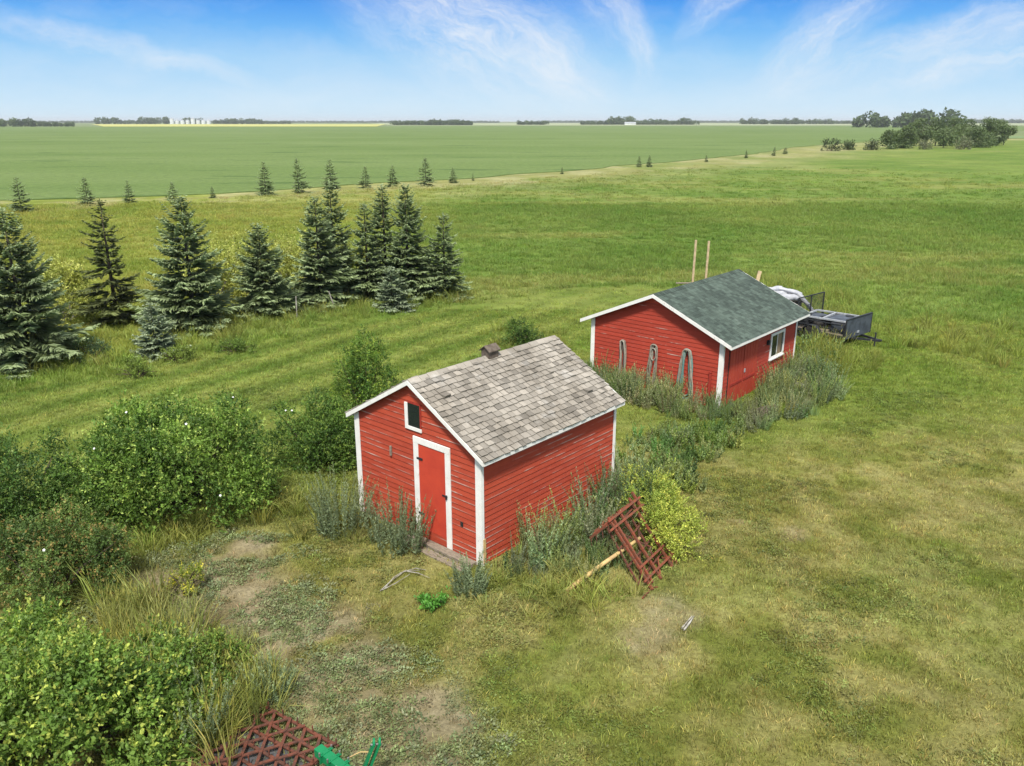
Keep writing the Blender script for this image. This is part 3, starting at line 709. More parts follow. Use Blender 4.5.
# ---- scattered ground cover: points in a mesh, instanced by geometry nodes
def source(name, V, F, C, mat): return np_mesh(name, V, F, mat, C, link=False)
def scatter(name, pts, rotz, tilt, scl, tint, idx, srcs, label, cat):
    me = bpy.data.meshes.new(name); n = len(pts)
    me.vertices.add(n); me.vertices.foreach_set('co', np.asarray(pts, np.float32).ravel())
    def at(nm, ty, key, arr): a = me.attributes.new(nm, ty, 'POINT'); a.data.foreach_set(key, np.ascontiguousarray(arr).ravel())
    rot = np.stack([rng.normal(0, tilt, n), rng.normal(0, tilt, n), rotz], 1).astype(np.float32)
    at('rot', 'FLOAT_VECTOR', 'vector', rot); at('scl', 'FLOAT_VECTOR', 'vector', np.asarray(scl, np.float32))
    c4 = np.ones((n, 4), np.float32); c4[:, :3] = np.clip(tint, .003, .8); at('tint', 'FLOAT_COLOR', 'color', c4)
    at('idx', 'INT', 'value', np.asarray(idx, np.int32))
    o = bpy.data.objects.new(name, me); col.objects.link(o)
    ng = bpy.data.node_groups.new(name, 'GeometryNodeTree'); N, L = ng.nodes, ng.links
    ng.interface.new_socket('Geometry', in_out='INPUT', socket_type='NodeSocketGeometry'); ng.interface.new_socket('Geometry', in_out='OUTPUT', socket_type='NodeSocketGeometry')
    gi, go = N.new('NodeGroupInput'), N.new('NodeGroupOutput')
    jn = N.new('GeometryNodeJoinGeometry')
    for s in srcs:
        oi = N.new('GeometryNodeObjectInfo'); oi.inputs['Object'].default_value = s; oi.inputs['As Instance'].default_value = True
        L.new(oi.outputs['Geometry'], jn.inputs[0])
    ip = N.new('GeometryNodeInstanceOnPoints'); ip.inputs['Pick Instance'].default_value = True
    L.new(gi.outputs[0], ip.inputs['Points']); L.new(jn.outputs[0], ip.inputs['Instance'])
    def na(nm, ty):
        a = N.new('GeometryNodeInputNamedAttribute'); a.data_type = ty; a.inputs['Name'].default_value = nm; return a.outputs['Attribute']
    er = N.new('FunctionNodeEulerToRotation'); L.new(na('rot', 'FLOAT_VECTOR'), er.inputs[0])
    L.new(er.outputs[0], ip.inputs['Rotation']); L.new(na('scl', 'FLOAT_VECTOR'), ip.inputs['Scale']); L.new(na('idx', 'INT'), ip.inputs['Instance Index'])
    L.new(ip.outputs[0], go.inputs[0])
    md = o.modifiers.new('scatter', 'NODES'); md.node_group = ng
    return tag(o, label, cat, kind='stuff')
def tuft(seed, n, rad, h0, h1, w, lean, tipc=1.15, straw=.0):
    r = np.random.default_rng(seed); a = r.uniform(0, 6.283, n); q = rad * np.sqrt(r.random(n))
    b = np.stack([q * np.cos(a), q * np.sin(a), np.full(n, -.01)], 1); h = r.uniform(h0, h1, n)[:, None]
    d = np.stack([np.cos(a + r.normal(0, .8, n)), np.sin(a + r.normal(0, .8, n)), np.zeros(n)], 1) * (lean * r.uniform(.3, 1.6, n))[:, None]
    up = np.array([0, 0, 1.]); sd = rdir(n, r); sd[:, 2] = 0; sd = unit(sd) * (w * r.uniform(.6, 1.3, n))[:, None] / 2
    m = b + (up * .6 + d * .35) * h; t = b + (up * .95 + d * 1.0) * h
    V = np.stack([b - sd, b + sd, m + sd * .8, m - sd * .8, t + sd * .12, t - sd * .12], 1).reshape(-1, 3)
    k = np.arange(n)[:, None] * 6; F = np.vstack([k + [0, 1, 2, 3], k + [3, 2, 4, 5]])
    f = r.uniform(.78, 1.22, n); c = np.stack([f, f, f], 1)
    st = r.random(n) < straw; c[st] *= np.array([1.36, 1.2, 1.2])
    C = np.repeat(c, 6, 0); return V, F, C
def with_heads(seed, base, n, h0, h1, rad):
    r = np.random.default_rng(seed); a = r.uniform(0, 6.283, n); q = rad * np.sqrt(r.random(n)); h = r.uniform(h0, h1, n)
    d = np.stack([np.cos(a) * .25, np.sin(a) * .25, np.ones(n)], 1); b = np.stack([q * np.cos(a), q * np.sin(a), h * .78], 1)
    v, f = leaves(b, d, rdir(n, r), .13, .015); c = np.repeat(np.tile(np.array([[1.35, 1.2, 1.15]]), (n, 1)) * r.uniform(.85, 1.15, (n, 1)), 4, 0)
    return join([base, (v, f, c)])
def wormwood(seed, stems, H, rad, nl, spread=.25, ll=.07, lw=.017, pan=True):
    r = np.random.default_rng(seed); P = []
    for i in range(stems):
        a = r.uniform(0, 6.28); q = rad * math.sqrt(r.random()); h = H * r.uniform(.6, 1.1); d = np.array([math.cos(a), math.sin(a), 0]) * spread * r.uniform(.3, 1.3)
        base = np.array([q * math.cos(a), q * math.sin(a), 0.]); t = np.sort(r.uniform(.08, 1, nl))[:, None]
        p = base + t * h * np.array([0, 0, 1.]) + d * h * t ** 1.6
        out = rdir(nl, r); out[:, 2] = np.abs(out[:, 2]) * .5 + .25 + t[:, 0] * .8; out = unit(out)
        sz = (1.25 - .75 * t[:, 0]) * r.uniform(.7, 1.3, nl)
        v, f = leaves(p, out, rdir(nl, r, .8), ll * sz, lw * sz * 1.3)
        b = r.uniform(.8, 1.2); c = np.tile(np.array([[1., 1., 1.]]), (nl, 1)) * (b * r.uniform(.8, 1.2, (nl, 1)))
        if pan: c = c * (1 + np.clip(t - .72, 0, 1) * np.array([[1.8, 1.3, 1.1]]))
        P.append((v, f, np.repeat(c, 4, 0)))
        # stem as a narrow blade pair
        sv = []; 
        for k in range(2):
            s = np.array([.006, 0, 0]) if k == 0 else np.array([0, .006, 0]); top = base + np.array([0, 0, h]) + d * h; md = base + np.array([0, 0, h * .5]) + d * h * .33
            sv += [base - s, base + s, md + s * .7, md - s * .7, md - s * .7, md + s * .7, top + s * .3, top - s * .3]
        P.append((np.array(sv), np.arange(16).reshape(4, 4), np.tile([[.95, .9, .8]], (16, 1))))
    return join(P)
def broadleaf(seed, n, rad, L, W, h):
    r = np.random.default_rng(seed); a = r.uniform(0, 6.28, n); q = rad * np.sqrt(r.random(n))
    p = np.stack([q * np.cos(a), q * np.sin(a), h * r.random(n) * (1 - q / rad * .6)], 1)
    out = np.stack([np.cos(a), np.sin(a), r.uniform(-.1, .6, n)], 1) + r.normal(0, .4, (n, 3))
    v, f = leaves(p, out, rdir(n, r, 2.), L * r.uniform(.6, 1.2, n), W * r.uniform(.7, 1.2, n))
    return v, f, np.repeat(np.ones((n, 3)) * r.uniform(.75, 1.25, (n, 1)), 4, 0)
GI = M['grass_i']; LI = M['leaf_i']
lawn_src = [source('lawn_tuft', *tuft(i, 18, .10, .025, .075, .010, .6, straw=.13), GI) for i in range(4)]
hay_src = [source('hay_tuft', *with_heads(20 + i, tuft(10 + i, 44, .34, .12, .32, .018, .55, straw=.06), 3, .25, .40, .3), GI) for i in range(4)]
tall_src = [source('tall_tuft', *with_heads(40 + i, tuft(30 + i, 46, .16, .3, .70, .014, .42, straw=.12), 6, .55, .85, .14), GI) for i in range(3)]
worm_src = [source('wormwood_plant', *wormwood(50 + i, 13, 1.05, .22, 64, .30), LI) for i in range(4)]
herb_src = [source('leafy_herb', *wormwood(60 + i, 8, .55, .16, 30, .35, .085, .032, False), LI) for i in range(3)]
rose_src = [source('ground_weed', *broadleaf(70 + i, 46, .15, .055, .028, .08), LI) for i in range(4)]
clover_src = [source('clover_clump', *broadleaf(80 + i, 40, .13, .04, .026, .05), LI) for i in range(3)]

def in_view(x, y, m=1.5): return (np.abs(x) < .66 * y + m + 5)
def sample(n, x0, x1, y0, y1): return rng.uniform(x0, x1, n), rng.uniform(y0, y1, n)
def outside_sheds(x, y, m=.03): return (sdist(x, y, F1) < -m) & (sdist(x, y, F2) < -m)
def finish(name, x, y, s, hs, tint, srcs, label, cat, tilt=.1, lift=0.):
    n = len(x); z = ground_z(x, y) * np.clip(1 - np.hypot(x, y) / 200, 0, 1) + lift
    scl = np.stack([s, s, s * hs], 1)
    return scatter(name, np.stack([x, y, z], 1), rng.uniform(0, 6.28, n), tilt, scl, tint, rng.integers(0, len(srcs), n), srcs, label, cat)
GK = 1.5
def jit(c, a=.22, b=.06):
    n = len(c); return c * (1 + rng.normal(0, a, (n, 1))) * (1 + rng.normal(0, b, (n, 3)))
# mown lawn
x, y = sample(185000, -30, 31, 6.5, 38); xb, yb = sample(26000, -34, 42, 38, 64); x, y = np.append(x, xb), np.append(y, yb)
dens = np.where(np.hypot(x, y) < 20, 1., .62) ; keep = in_view(x, y) & (rng.random(len(x)) < dens) & outside_sheds(x, y) & (mow_mask(x, y) > rng.random(len(x)))
keep &= rng.random(len(x)) > dirt_mask(x, y) * np.where(x > .5, .35, .84)
x, y = x[keep], y[keep]; sz = rng.uniform(.7, 1.35, len(x)) * (1 + .35 * sstep(18, 36, np.hypot(x, y)))
finish('lawn_grass', x, y, sz, rng.uniform(.7, 1.3, len(x)) * (.75 + .7 * fbm(x * .7, y * .7, 91, 3)), jit(ground_col(x, y) * GK), lawn_src, 'short mown lawn grass, part dry and part green, around the red sheds', 'grass', .15)
# clover and small herbs in the lawn
x, y = sample(26000, -10, 16, 8.2, 26); keep = in_view(x, y) & outside_sheds(x, y) & (rng.random(len(x)) < sstep(.48, .68, fbm(x * .6, y * .6, 93, 4))) & (mow_mask(x, y) > .5)
keep &= rng.random(len(x)) > dirt_mask(x, y) * .7
x, y = x[keep], y[keep]
finish('clover', x, y, rng.uniform(.6, 1.3, len(x)), 1., jit(lerp(ground_col(x, y), A_(118, 138, 66)[None], .4) * 1.25), clover_src, 'low clover and herb patches spreading through the mown lawn', 'clover', .15)
# hay field
X, Y = [], []
for n, y0, y1, hw_ in ((13000, 10, 27, 24), (16000, 27, 52, 40), (26000, 52, 90, 64), (24000, 90, 190, 130)):
    a, b = sample(n, -hw_, hw_, y0, y1); X.append(a); Y.append(b)
x, y = np.concatenate(X), np.concatenate(Y)
keep = in_view(x, y, 3) & (rng.random(len(x)) > sstep(70, 185, np.hypot(x, y))) & (mow_mask(x, y) < .5) & (crop_side(x, y) < -.5) & outside_sheds(x, y, .3)
x, y = x[keep], y[keep]; dd = np.hypot(x, y); s = rng.uniform(.7, 1.3, len(x)) * (1 + .9 * sstep(45, 150, dd))
finish('hay_grass', x, y, s, (.35 + .75 * fbm(x * .2, y * .2, 95, 4)) * (1 - .45 * sstep(60, 150, dd)), jit(ground_col(x, y) * 1.35, .10), hay_src, 'uncut hay field grass stretching from the sheds to the crop edge', 'grass', .1)
# tall grass fringes
T_POLY = [(poly((95, 610), (150, 600), (205, 640), (300, 690), (262, 715), (215, 770), (150, 760), (110, 680)), 20, .95),
          (poly((0, 375), (150, 366), (320, 322), (460, 305), (475, 290), (330, 298), (150, 335), (0, 350)), 3.2, .75),
          (poly((280, 505), (330, 540), (365, 545), (330, 490)), 10, .55), (poly((60, 590), (160, 560), (260, 530), (300, 500), (265, 490), (120, 550)), 9, .6),
          (poly((790, 378), (805, 350), (835, 352), (845, 372), (820, 384)), 12, 1.15), (poly((835, 362), (850, 352), (885, 356), (880, 366), (845, 376)), 9, .6), (poly((870, 345), (1024, 372), (1024, 332), (940, 318), (880, 322)), 2.5, .8),
          (poly((480, 345), (560, 360), (570, 335), (500, 325)), 4, .6), (poly((690, 300), (800, 330), (860, 330), (860, 300), (740, 275)), 4, .9), (poly((470, 610), (520, 622), (600, 610), (640, 590), (600, 575), (500, 580)), 12, .45)]
X, Y, Hh, = [], [], []
for P, d, h in T_POLY:
    lo, hi = P.min(0), P.max(0); n = int((hi - lo).prod() * d); a, b = sample(n, lo[0], hi[0], lo[1], hi[1]); k = (sdist(a, b, P) + rng.normal(0, .25, n) > 0) & outside_sheds(a, b, .1)
    X.append(a[k]); Y.append(b[k]); Hh.append(np.full(k.sum(), h))
x, y, hh = map(np.concatenate, (X, Y, Hh))
tl = lerp(ground_col(x, y), A_(152, 162, 78)[None], .7)
finish('tall_grass', x, y, rng.uniform(.8, 1.4, len(x)), hh * rng.uniform(.6, 1.2, len(x)), jit(tl * 1.35, .2), tall_src, 'tall seeding grass along the hedge, spruce row and trailer', 'grass', .12)
# wormwood thickets
def thicket(name, regions, srcs, tint, label, cat='weeds'):
    X, Y, H = [], [], []
    for P, d, h0, h1 in regions:
        lo, hi = P.min(0), P.max(0); n = int((hi - lo).prod() * d); a, b = sample(n, lo[0], hi[0], lo[1], hi[1]); k = (sdist(a, b, P) + rng.normal(0, .12, n) > 0) & outside_sheds(a, b, .12)
        a, b = a[k], b[k]; X.append(a); Y.append(b); H.append(rng.uniform(h0, h1, len(a)) * (.65 + .7 * fbm(a * .9, b * .9, 97, 3)))
    x, y, h = map(np.concatenate, (X, Y, H)); pal = np.array([[1, 1, 1], [1.05, 1.0, .95], [.8, .95, .7], [1.3, 1.2, 1.2], [1.15, 1.1, .7]]); t = np.array(tint)[None] * pal[rng.integers(0, 5, len(x))]
    t = lerp(t, t * np.array([.62, .78, .58]), (sstep(.5, .62, fbm(x * 1.1 + 5, y * 1.1, 88, 3)) * .8)[:, None])
    t = lerp(t, t * np.array([1.35, 1.2, 1.15]), sstep(.45, .7, fbm(x * .8, y * .8, 98, 3))[:, None])
    return finish(name, x, y, h, 1., jit(t, .15), srcs, label, cat, .1)
WT = A_(130, 146, 110) * 1.6; WG = A_(130, 150, 100) * 1.55
w1, w2, l1, l2 = S1['w'], S2['w'], S1['l'], S2['l']
thicket('wormwood_thicket', [(rect(S1, w1 + .12, w1 + 1.3, .55, 4.8), 12, .9, 1.3), (rect(S1, w1 + .1, w1 + 1.2, .0, .8), 13, .5, .8), (poly((492, 575), (525, 592), (600, 588), (640, 575), (640, 545), (560, 545)), 11, .35, .6)], worm_src + herb_src[:1] + tall_src[:1], WT, 'grey green wormwood thicket against the long side of the small granary')
thicket('wormwood_thicket', [(rect(S2, .2, 4.85, -1.6, -.12), 16, .6, 1.0), (rect(S2, w2 + .1, w2 + 1.9, -1.2, .3), 11, .45, .8)], worm_src + herb_src[:1] + tall_src[:1], WT, 'grey green wormwood thicket below the hoses on the larger shed')
thicket('wormwood_thicket', [(poly((752, 412), (800, 425), (838, 400), (822, 375), (797, 370), (765, 398)), 12, .55, .95), (rect(S2, w2 + .25, w2 + .9, 2.5, 5.4), 12, .7, .95)], worm_src + herb_src[:1] + tall_src[:1], WT, 'grey green wormwood thicket under the white framed shed window')
thicket('leafy_weeds', [(poly((615, 472), (640, 436), (735, 430), (745, 445), (700, 470), (690, 500), (650, 480)), 14, .6, 1.0), (poly((636, 470), (650, 500), (690, 480), (668, 462)), 12, .8, 1.3), (poly((795, 382), (835, 378), (838, 360), (808, 356)), 9, .9, 1.5)], herb_src, WG, 'green leafy weeds filling the gap between the two sheds and reaching the trailer')
# low weeds of the bare patch
x, y = sample(9000, -8, 2, 8.5, 18); keep = (sdist(x, y, P_DIRT) > -.4) & (rng.random(len(x)) < sstep(.42, .62, fbm(x * 1.4, y * 1.4, 99, 4) + .04) * .85)
x, y = x[keep], y[keep]
finish('ground_weeds', x, y, rng.uniform(.45, 1.15, len(x)), 1., jit(lerp(A_(124, 138, 88)[None], A_(150, 158, 116)[None], rng.random((len(x), 1))) * 1.45, .2), rose_src, 'low grey green weeds sprouting over the bare soil patch', 'weeds', .2)
#PART4
# ------------------------------------------------------------------ spruces
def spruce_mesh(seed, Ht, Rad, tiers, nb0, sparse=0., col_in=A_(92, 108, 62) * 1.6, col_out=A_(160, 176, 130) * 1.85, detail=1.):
    r = np.random.default_rng(seed); P = []
    la, lv = r.uniform(0, 6.28), r.uniform(.05, .28); bare = [(r.uniform(0, 6.28), r.uniform(.15, .8)) for _ in range(4)]
    gap = set(r.choice(tiers, int(tiers * sparse * .35), replace=False)) if sparse else set()
    for i in range(tiers):
        t = (i + r.uniform(-.3, .3)) / tiers; t = min(max(t, .0), .985); z = Ht * (.035 + .955 * t)
        nb = max(4, int(nb0 * (1 - .45 * t))); a0 = r.uniform(0, 6.28)
        for j in range(nb):
            if i in gap and r.random() < .7: continue
            if r.random() < sparse * .3: continue
            a = a0 + 6.283 * j / nb + r.normal(0, .18); L = Rad * ((1 - t) ** .82) * r.uniform(.62, 1.25) * (1 + lv * math.cos(a - la)) + .10
            if any(abs((a - ba + 3.14) % 6.28 - 3.14) < .45 and abs(t - bt) < .06 for ba, bt in bare): L *= .45
            out = np.array([math.cos(a), math.sin(a), 0]); sd = np.array([-math.sin(a), math.cos(a), 0])
            el = lerp(-.20, .75, t ** 1.4) + r.normal(0, .10); zz = z + r.normal(0, .05)
            def at(s): return out[None] * (L * s * .98)[:, None] + np.array([[0, 0, 1.]]) * (zz + L * (math.tan(el) * s - .16 * s + .22 * s ** 2.4))[:, None]
            n = max(3, int(L / .075 * detail)); s = np.linspace(.16, 1., n); bp = at(s)
            br = r.uniform(.75, 1.2)
            for sg in (-1, 1):
                ln = (.42 * L * (1 - s) ** .8 + .10) * r.uniform(.7, 1.2, n)
                d = out * .72 + sd * sg * .75 + np.array([0, 0, -.10]) + r.normal(0, .12, (n, 3)); d[:, 2] += el * .3
                f = np.clip(s + .25 * r.random(n), 0, 1.2)[:, None]
                for kk in range(2):
                    v, fc = leaves(bp + (0 if kk == 0 else d * ln[:, None] * .1), d, np.tile([[0, 0, 1.]], (n, 1)) + r.normal(0, .35, (n, 3)) if kk == 0 else np.tile(sd[None] * .7 + out[None] * .7, (n, 1)) + r.normal(0, .3, (n, 3)), ln * (1 if kk == 0 else .92), (.062 + .10 * ln) * r.uniform(.8, 1.25, n) * (1 if kk == 0 else .72), .25)
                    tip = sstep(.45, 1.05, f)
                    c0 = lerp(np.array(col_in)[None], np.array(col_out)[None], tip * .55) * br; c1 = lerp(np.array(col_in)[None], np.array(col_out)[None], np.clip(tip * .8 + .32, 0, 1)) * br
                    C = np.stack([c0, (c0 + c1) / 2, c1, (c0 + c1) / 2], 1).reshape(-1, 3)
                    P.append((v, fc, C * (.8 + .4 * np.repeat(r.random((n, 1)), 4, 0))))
    # leader
    n = 26; zz = r.uniform(Ht * .93, Ht * 1.0, n); p = np.stack([np.zeros(n), np.zeros(n), zz], 1); d = rdir(n, r, 1.0)
    v, fc = leaves(p, d, rdir(n, r), .16, .045); P.append((v, fc, np.tile(np.array(col_out) * .8, (len(v), 1))))
    return join(P)
def spruce(name, label, loc_, Ht, Rad, seed, tiers=30, nb=10, sparse=0., group=None, detail=1., **kw):
    root = empty(name, (loc_[0], loc_[1], 0), random.uniform(0, 6), label, 'spruce', group)
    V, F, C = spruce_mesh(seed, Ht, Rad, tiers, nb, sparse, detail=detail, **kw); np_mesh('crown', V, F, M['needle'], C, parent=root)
    MB().tube([(0, 0, -.1), (0, 0, Ht * .5), (0, 0, Ht * .97)], [.018 * Ht + .01, .011 * Ht, .01], 8).build('trunk', M['bark'], root, smooth=True)
    return root
GS = 'large spruces in the near shelterbelt row'
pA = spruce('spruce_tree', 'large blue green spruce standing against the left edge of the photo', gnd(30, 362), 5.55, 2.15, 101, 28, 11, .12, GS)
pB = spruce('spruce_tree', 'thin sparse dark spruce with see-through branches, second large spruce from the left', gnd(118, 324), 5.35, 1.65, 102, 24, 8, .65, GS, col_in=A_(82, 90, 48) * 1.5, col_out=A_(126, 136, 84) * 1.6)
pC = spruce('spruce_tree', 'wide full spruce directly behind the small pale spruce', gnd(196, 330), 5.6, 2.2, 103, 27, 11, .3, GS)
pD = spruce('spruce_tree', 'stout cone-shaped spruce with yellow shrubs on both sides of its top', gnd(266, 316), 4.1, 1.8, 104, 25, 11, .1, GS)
si = 0
for src, px, ht, k, label in ((pC, (322, 306), 5.15, .86, 'front and shorter spruce of the overlapping pair left of the tight cluster'),
                           (pA, (337, 300), 5.75, .62, 'tall dark spruce rising behind the front tree of the overlapping pair'),
                           (pB, (369, 300), 4.75, .85, 'dim spruce at the left rear of the tight cluster, shorter than its two tall neighbours'),
                           (pA, (387, 296), 5.55, .64, 'tall narrow spruce in the middle of the tight cluster'),
                           (pC, (409, 298), 5.55, .80, 'tall layered spruce on the right flank of the tight cluster'),
                           (pD, (445, 297), 4.15, .78, 'slim spruce standing a little apart at the right end of the near row')):
    rad_ = {pA: 2.05, pB: 1.5, pC: 2.15, pD: 1.65}[src] / {pA: 5.55, pB: 5.35, pC: 5.6, pD: 4.1}[src] * ht * k * 1.06; si += 1
    spruce('spruce_tree', label, gnd(*px), ht, rad_, 300 + si, int(ht * 4.7) + si % 3, 9 + si % 3, (.1, .05, .3, .15, .2, .25)[si % 6], GS)
pS = spruce('spruce_tree', 'small pale silvery blue spruce in front of the wide full spruce', gnd(157, 357), 2.0, .95, 105, 15, 9, 0., GS, col_in=A_(104, 122, 92) * 1.4, col_out=A_(176, 190, 154) * 1.5)
p = gnd(392, 310); dup(pS, (p[0], p[1], 0), 2., (1.05, 1.05, 1.0), 'small low spruce at the foot of the tight cluster of tall spruces', GS)
# young spruces along the crop edge
GF = 'young spruces along the crop edge'
fA = spruce('young_spruce', 'young spruce at the far left, rising behind the largest left edge spruce', gnd(22, 213), 3.3, 1.3, 111, 17, 8, .1, GF, .6)
fB = spruce('young_spruce', 'young spruce right behind and left of the thin sparse spruce top', gnd(88, 205), 2.8, 1.1, 112, 15, 8, .15, GF, .6)
for i, (src, px, ht, k, label) in enumerate((
        (fA, (130, 204), 2.4, .9, 'narrow young spruce between the tops of the thin sparse spruce and the wide full spruce'), (fB, (174, 203), 2.2, 1., 'young spruce peeking just above the top of the wide full spruce'),
        (fA, (213, 198), 1.36, .9, 'tiny young spruce alone on the field edge right of the wide full spruce'), (fA, (266, 195), 3.85, .88, 'tall young spruce on the field edge above the stout cone-shaped spruce'),
        (fB, (299, 193), 4.05, .85, 'tall young spruce midway between the stout spruce and the overlapping pair'), (fA, (331, 189), 3.7, .95, 'young spruce behind the tip of the overlapping pair'),
        (fB, (366, 188), 2.75, 1., 'short young spruce in the gap left of the tight cluster tips'), (fA, (393, 187), 2.8, 1., 'young spruce poking up between the tight cluster tips'),
        (fB, (426, 186), 3.7, .95, 'bushy young spruce first right of the tight cluster tips'), (fA, (453, 183), 2.1, 1.05, 'broad low young spruce above the slim spruce of the near row'),
        (fB, (473, 181), 1.15, .6, 'thin tiny young spruce just right of a broad low one'), (fA, (562, 174), 1.15, .9, 'lone tiny young spruce in the middle of the tan field edge'),
        (fB, (639, 167), 2.05, 1., 'left one of two small spruces standing close together'), (fA, (649, 167), 2.25, .95, 'right one of two small spruces standing close together'),
        (fB, (706, 162), 1.5, 1., 'small dark spruce alone on the field edge right of the close pair'), (fA, (746, 158), 1.9, .85, 'small upright spruce between a lone small one and the last pair on the field edge'),
        (fB, (774, 156), 2.2, .9, 'left and taller one of the last pair of small spruces before the round shrubs'), (fA, (785, 154), 1.85, 1.3, 'right and wider one of the last pair of small spruces before the round shrubs'))):
    p = gnd(*px); h0 = 3.3 if src is fA else 2.8; z = ht / h0
    dup(src, (p[0], p[1], 0), i * 1.3, (z * k, z * k, z), label, GF)

# ------------------------------------------------------------------ bushes
def bush(name, label, c, rx, ry, h, n, leaf, cols, cat='bush', seed=1, lobes=14, group=None, stem='bark', loose=.16, flowers=(), base=0.12, rz=0., lw=.5, nst=14):
    r = np.random.default_rng(seed); root = empty(name, (c[0], c[1], 0), rz, label, cat, group)
    # lobes inside the dome outline
    K = lobes; a = r.uniform(0, 6.28, K); q = np.sqrt(r.random(K)) * .78; hz = r.uniform(.25, .80, K) * np.sqrt(np.clip(1 - q ** 2 * .8, .15, 1))
    ctr = np.stack([q * np.cos(a), q * np.sin(a), hz], 1); rad = r.uniform(.22, .40, K) * (1.05 - .25 * q)
    m_ = K // 2 + 1; a2 = 6.283 * (np.arange(m_) + r.random(m_)) / m_; q2 = r.uniform(.62, .82, m_)
    ctr = np.vstack([ctr, np.stack([q2 * np.cos(a2), q2 * np.sin(a2), r.uniform(.10, .22, m_)], 1), [[0, 0, .5]]]); rad = np.concatenate([rad, r.uniform(.18, .30, m_), [.45]]); K = K + m_
    w = rad ** 2 / (rad ** 2).sum(); per = 9; nt = n // per; k = r.choice(K + 1, nt, p=w); d = rdir(nt, r, .3)
    sc_ = np.array([rx, ry, h]); tl = max(leaf * 3.2, .12) * r.uniform(.5, 1.5, nt) * (1 + 1.1 * (r.random(nt) < .05))
    rr = rad[k] * (1 - np.abs(r.normal(0, loose * 1.3, nt)) * 1.1) * (1 + .42 * (fbm(d[:, 0] * 2.6 + k * 7.1, d[:, 1] * 2.6 + d[:, 2] * 2, seed, 3) - .5) * 2)
    tp = (ctr[k] + d * rr[:, None]) * sc_; td = unit(unit(d / sc_) * .9 + r.normal(0, .38, (nt, 3)) + np.array([0, 0, .45])); tp = tp - td * tl[:, None] * .6
    gap = fbm(tp[:, 0] * 2.1 + tp[:, 2] * 1.3 + seed, tp[:, 1] * 2.1 - tp[:, 2] * 1.7, seed + 31, 3) + .12 * r.normal(size=nt); ok_ = gap > .375
    tp, td, tl, k, d = tp[ok_], td[ok_], tl[ok_], k[ok_], d[ok_]; nt = len(tp)
    # shoots carrying leaves along their length
    s_ = (np.arange(per)[None] + r.random((nt, per))) / per; idx = np.repeat(np.arange(nt), per)
    p = (tp[:, None] + td[:, None] * (s_ * tl[:, None])[..., None]).reshape(-1, 3); d = td[idx]; n = len(p); s_ = s_.ravel()
    p[:, 2] = np.maximum(p[:, 2], .04 + .12 * r.random(n))
    ax = unit(d * (.35 + .5 * s_[:, None]) + rdir(n, r, .15) * .9); nr = unit(d * .5 + rdir(n, r, .8))
    L = leaf * r.uniform(.6, 1.3, n) * (1.1 - .35 * s_); v, f = leaves(p, ax, nr, L, L * lw * r.uniform(.8, 1.2, n), .15)
    c0, c1, c2 = (np.array(x) for x in cols)
    t = sstep(.3, .7, fbm(p[:, 0] * 1.6 + seed, p[:, 1] * 1.6 + p[:, 2] * 1.9, seed + 5, 3))[:, None]
    C = lerp(c0[None], c1[None], t); new = np.repeat(r.random(nt) < .30, per) & (s_ > .45); C[new] = lerp(C[new], c2[None], .75)
    C = C * r.uniform(.78, 1.2, (n, 1)) * np.repeat(r.uniform(.62, 1.38, (nt, 1)), per, 0); np_mesh('foliage', v, f, M['leaf'], np.repeat(C, 4, 0), parent=root)
    mb = MB()
    for i in range(nst):
        e = ctr[i % (K + 1)] * sc_; b = np.array([e[0] * .18 + r.normal(0, .05), e[1] * .18 + r.normal(0, .05), -.05]); m = b * .5 + e * .5 + np.array([0, 0, .1]); mb.tube([b, m, e, e + (e - m) * .5], [.022 * h ** .5, .016 * h ** .5, .008, .004], 5, False)
    mb.build('branches', M[stem], root)
    for fx, fy, fz in flowers:
        fm = MB(); dn = Vector(unit(np.array([fx * .5, fy - .6, fz + .3]))); uu = dn.orthogonal().normalized(); vv = dn.cross(uu); tgt = np.array([fx * rx, fy * ry, fz * h]); q_ = tp + td * (tl * .8)[:, None]; o = Vector(q_[np.argmin(((q_ - tgt) ** 2).sum(1) - .3 * q_[:, 2] + .3 * q_[:, 1] + 3 * tl)] + np.array([0, -.03, .03]))
        for k5 in range(5):
            an = k5 * 1.2566; dd = uu * math.cos(an) + vv * math.sin(an); ss = dn.cross(dd)
            fm.add([o, o + dd * .016 + ss * .012 + dn * .006, o + dd * .028 + dn * .010, o + dd * .016 - ss * .012 + dn * .006], [(0, 1, 2, 3)])
        fm.build('blossom', M['white_flower'], root)
    return root
LK = 2.05
def lc(*c): return A_(*c) * LK
ROSE = (lc(74, 102, 42), lc(106, 134, 56), lc(160, 178, 88))
bush('rose_bush', 'big rounded dark green rose bush left of the small granary', (-7.6, 17.1), 2.4, 1.9, 2.9, 96000, .082, ROSE, seed=3, lobes=22, flowers=((-.55, -.6, .55), (.35, -.62, .78), (.62, -.70, .30), (-.1, -.3, .98), (.5, .1, 1.0)))
bush('rose_bush', 'dark green bush cut by the left edge of the photo, upper of the edge bushes', (-10.9, 16.2), 1.5, 1.5, 2.4, 48000, .07, (lc(62, 90, 40), lc(84, 112, 50), lc(124, 142, 70)), seed=4)
bush('rose_bush', 'low bush with reddish new leaves between the edge bush and the foreground bush', (-8.8, 13.7), 1.7, 1.15, 1.75, 46000, .055, (lc(78, 100, 50), lc(104, 126, 64), lc(150, 124, 74)), seed=5, flowers=((.3, -.6, .6),))
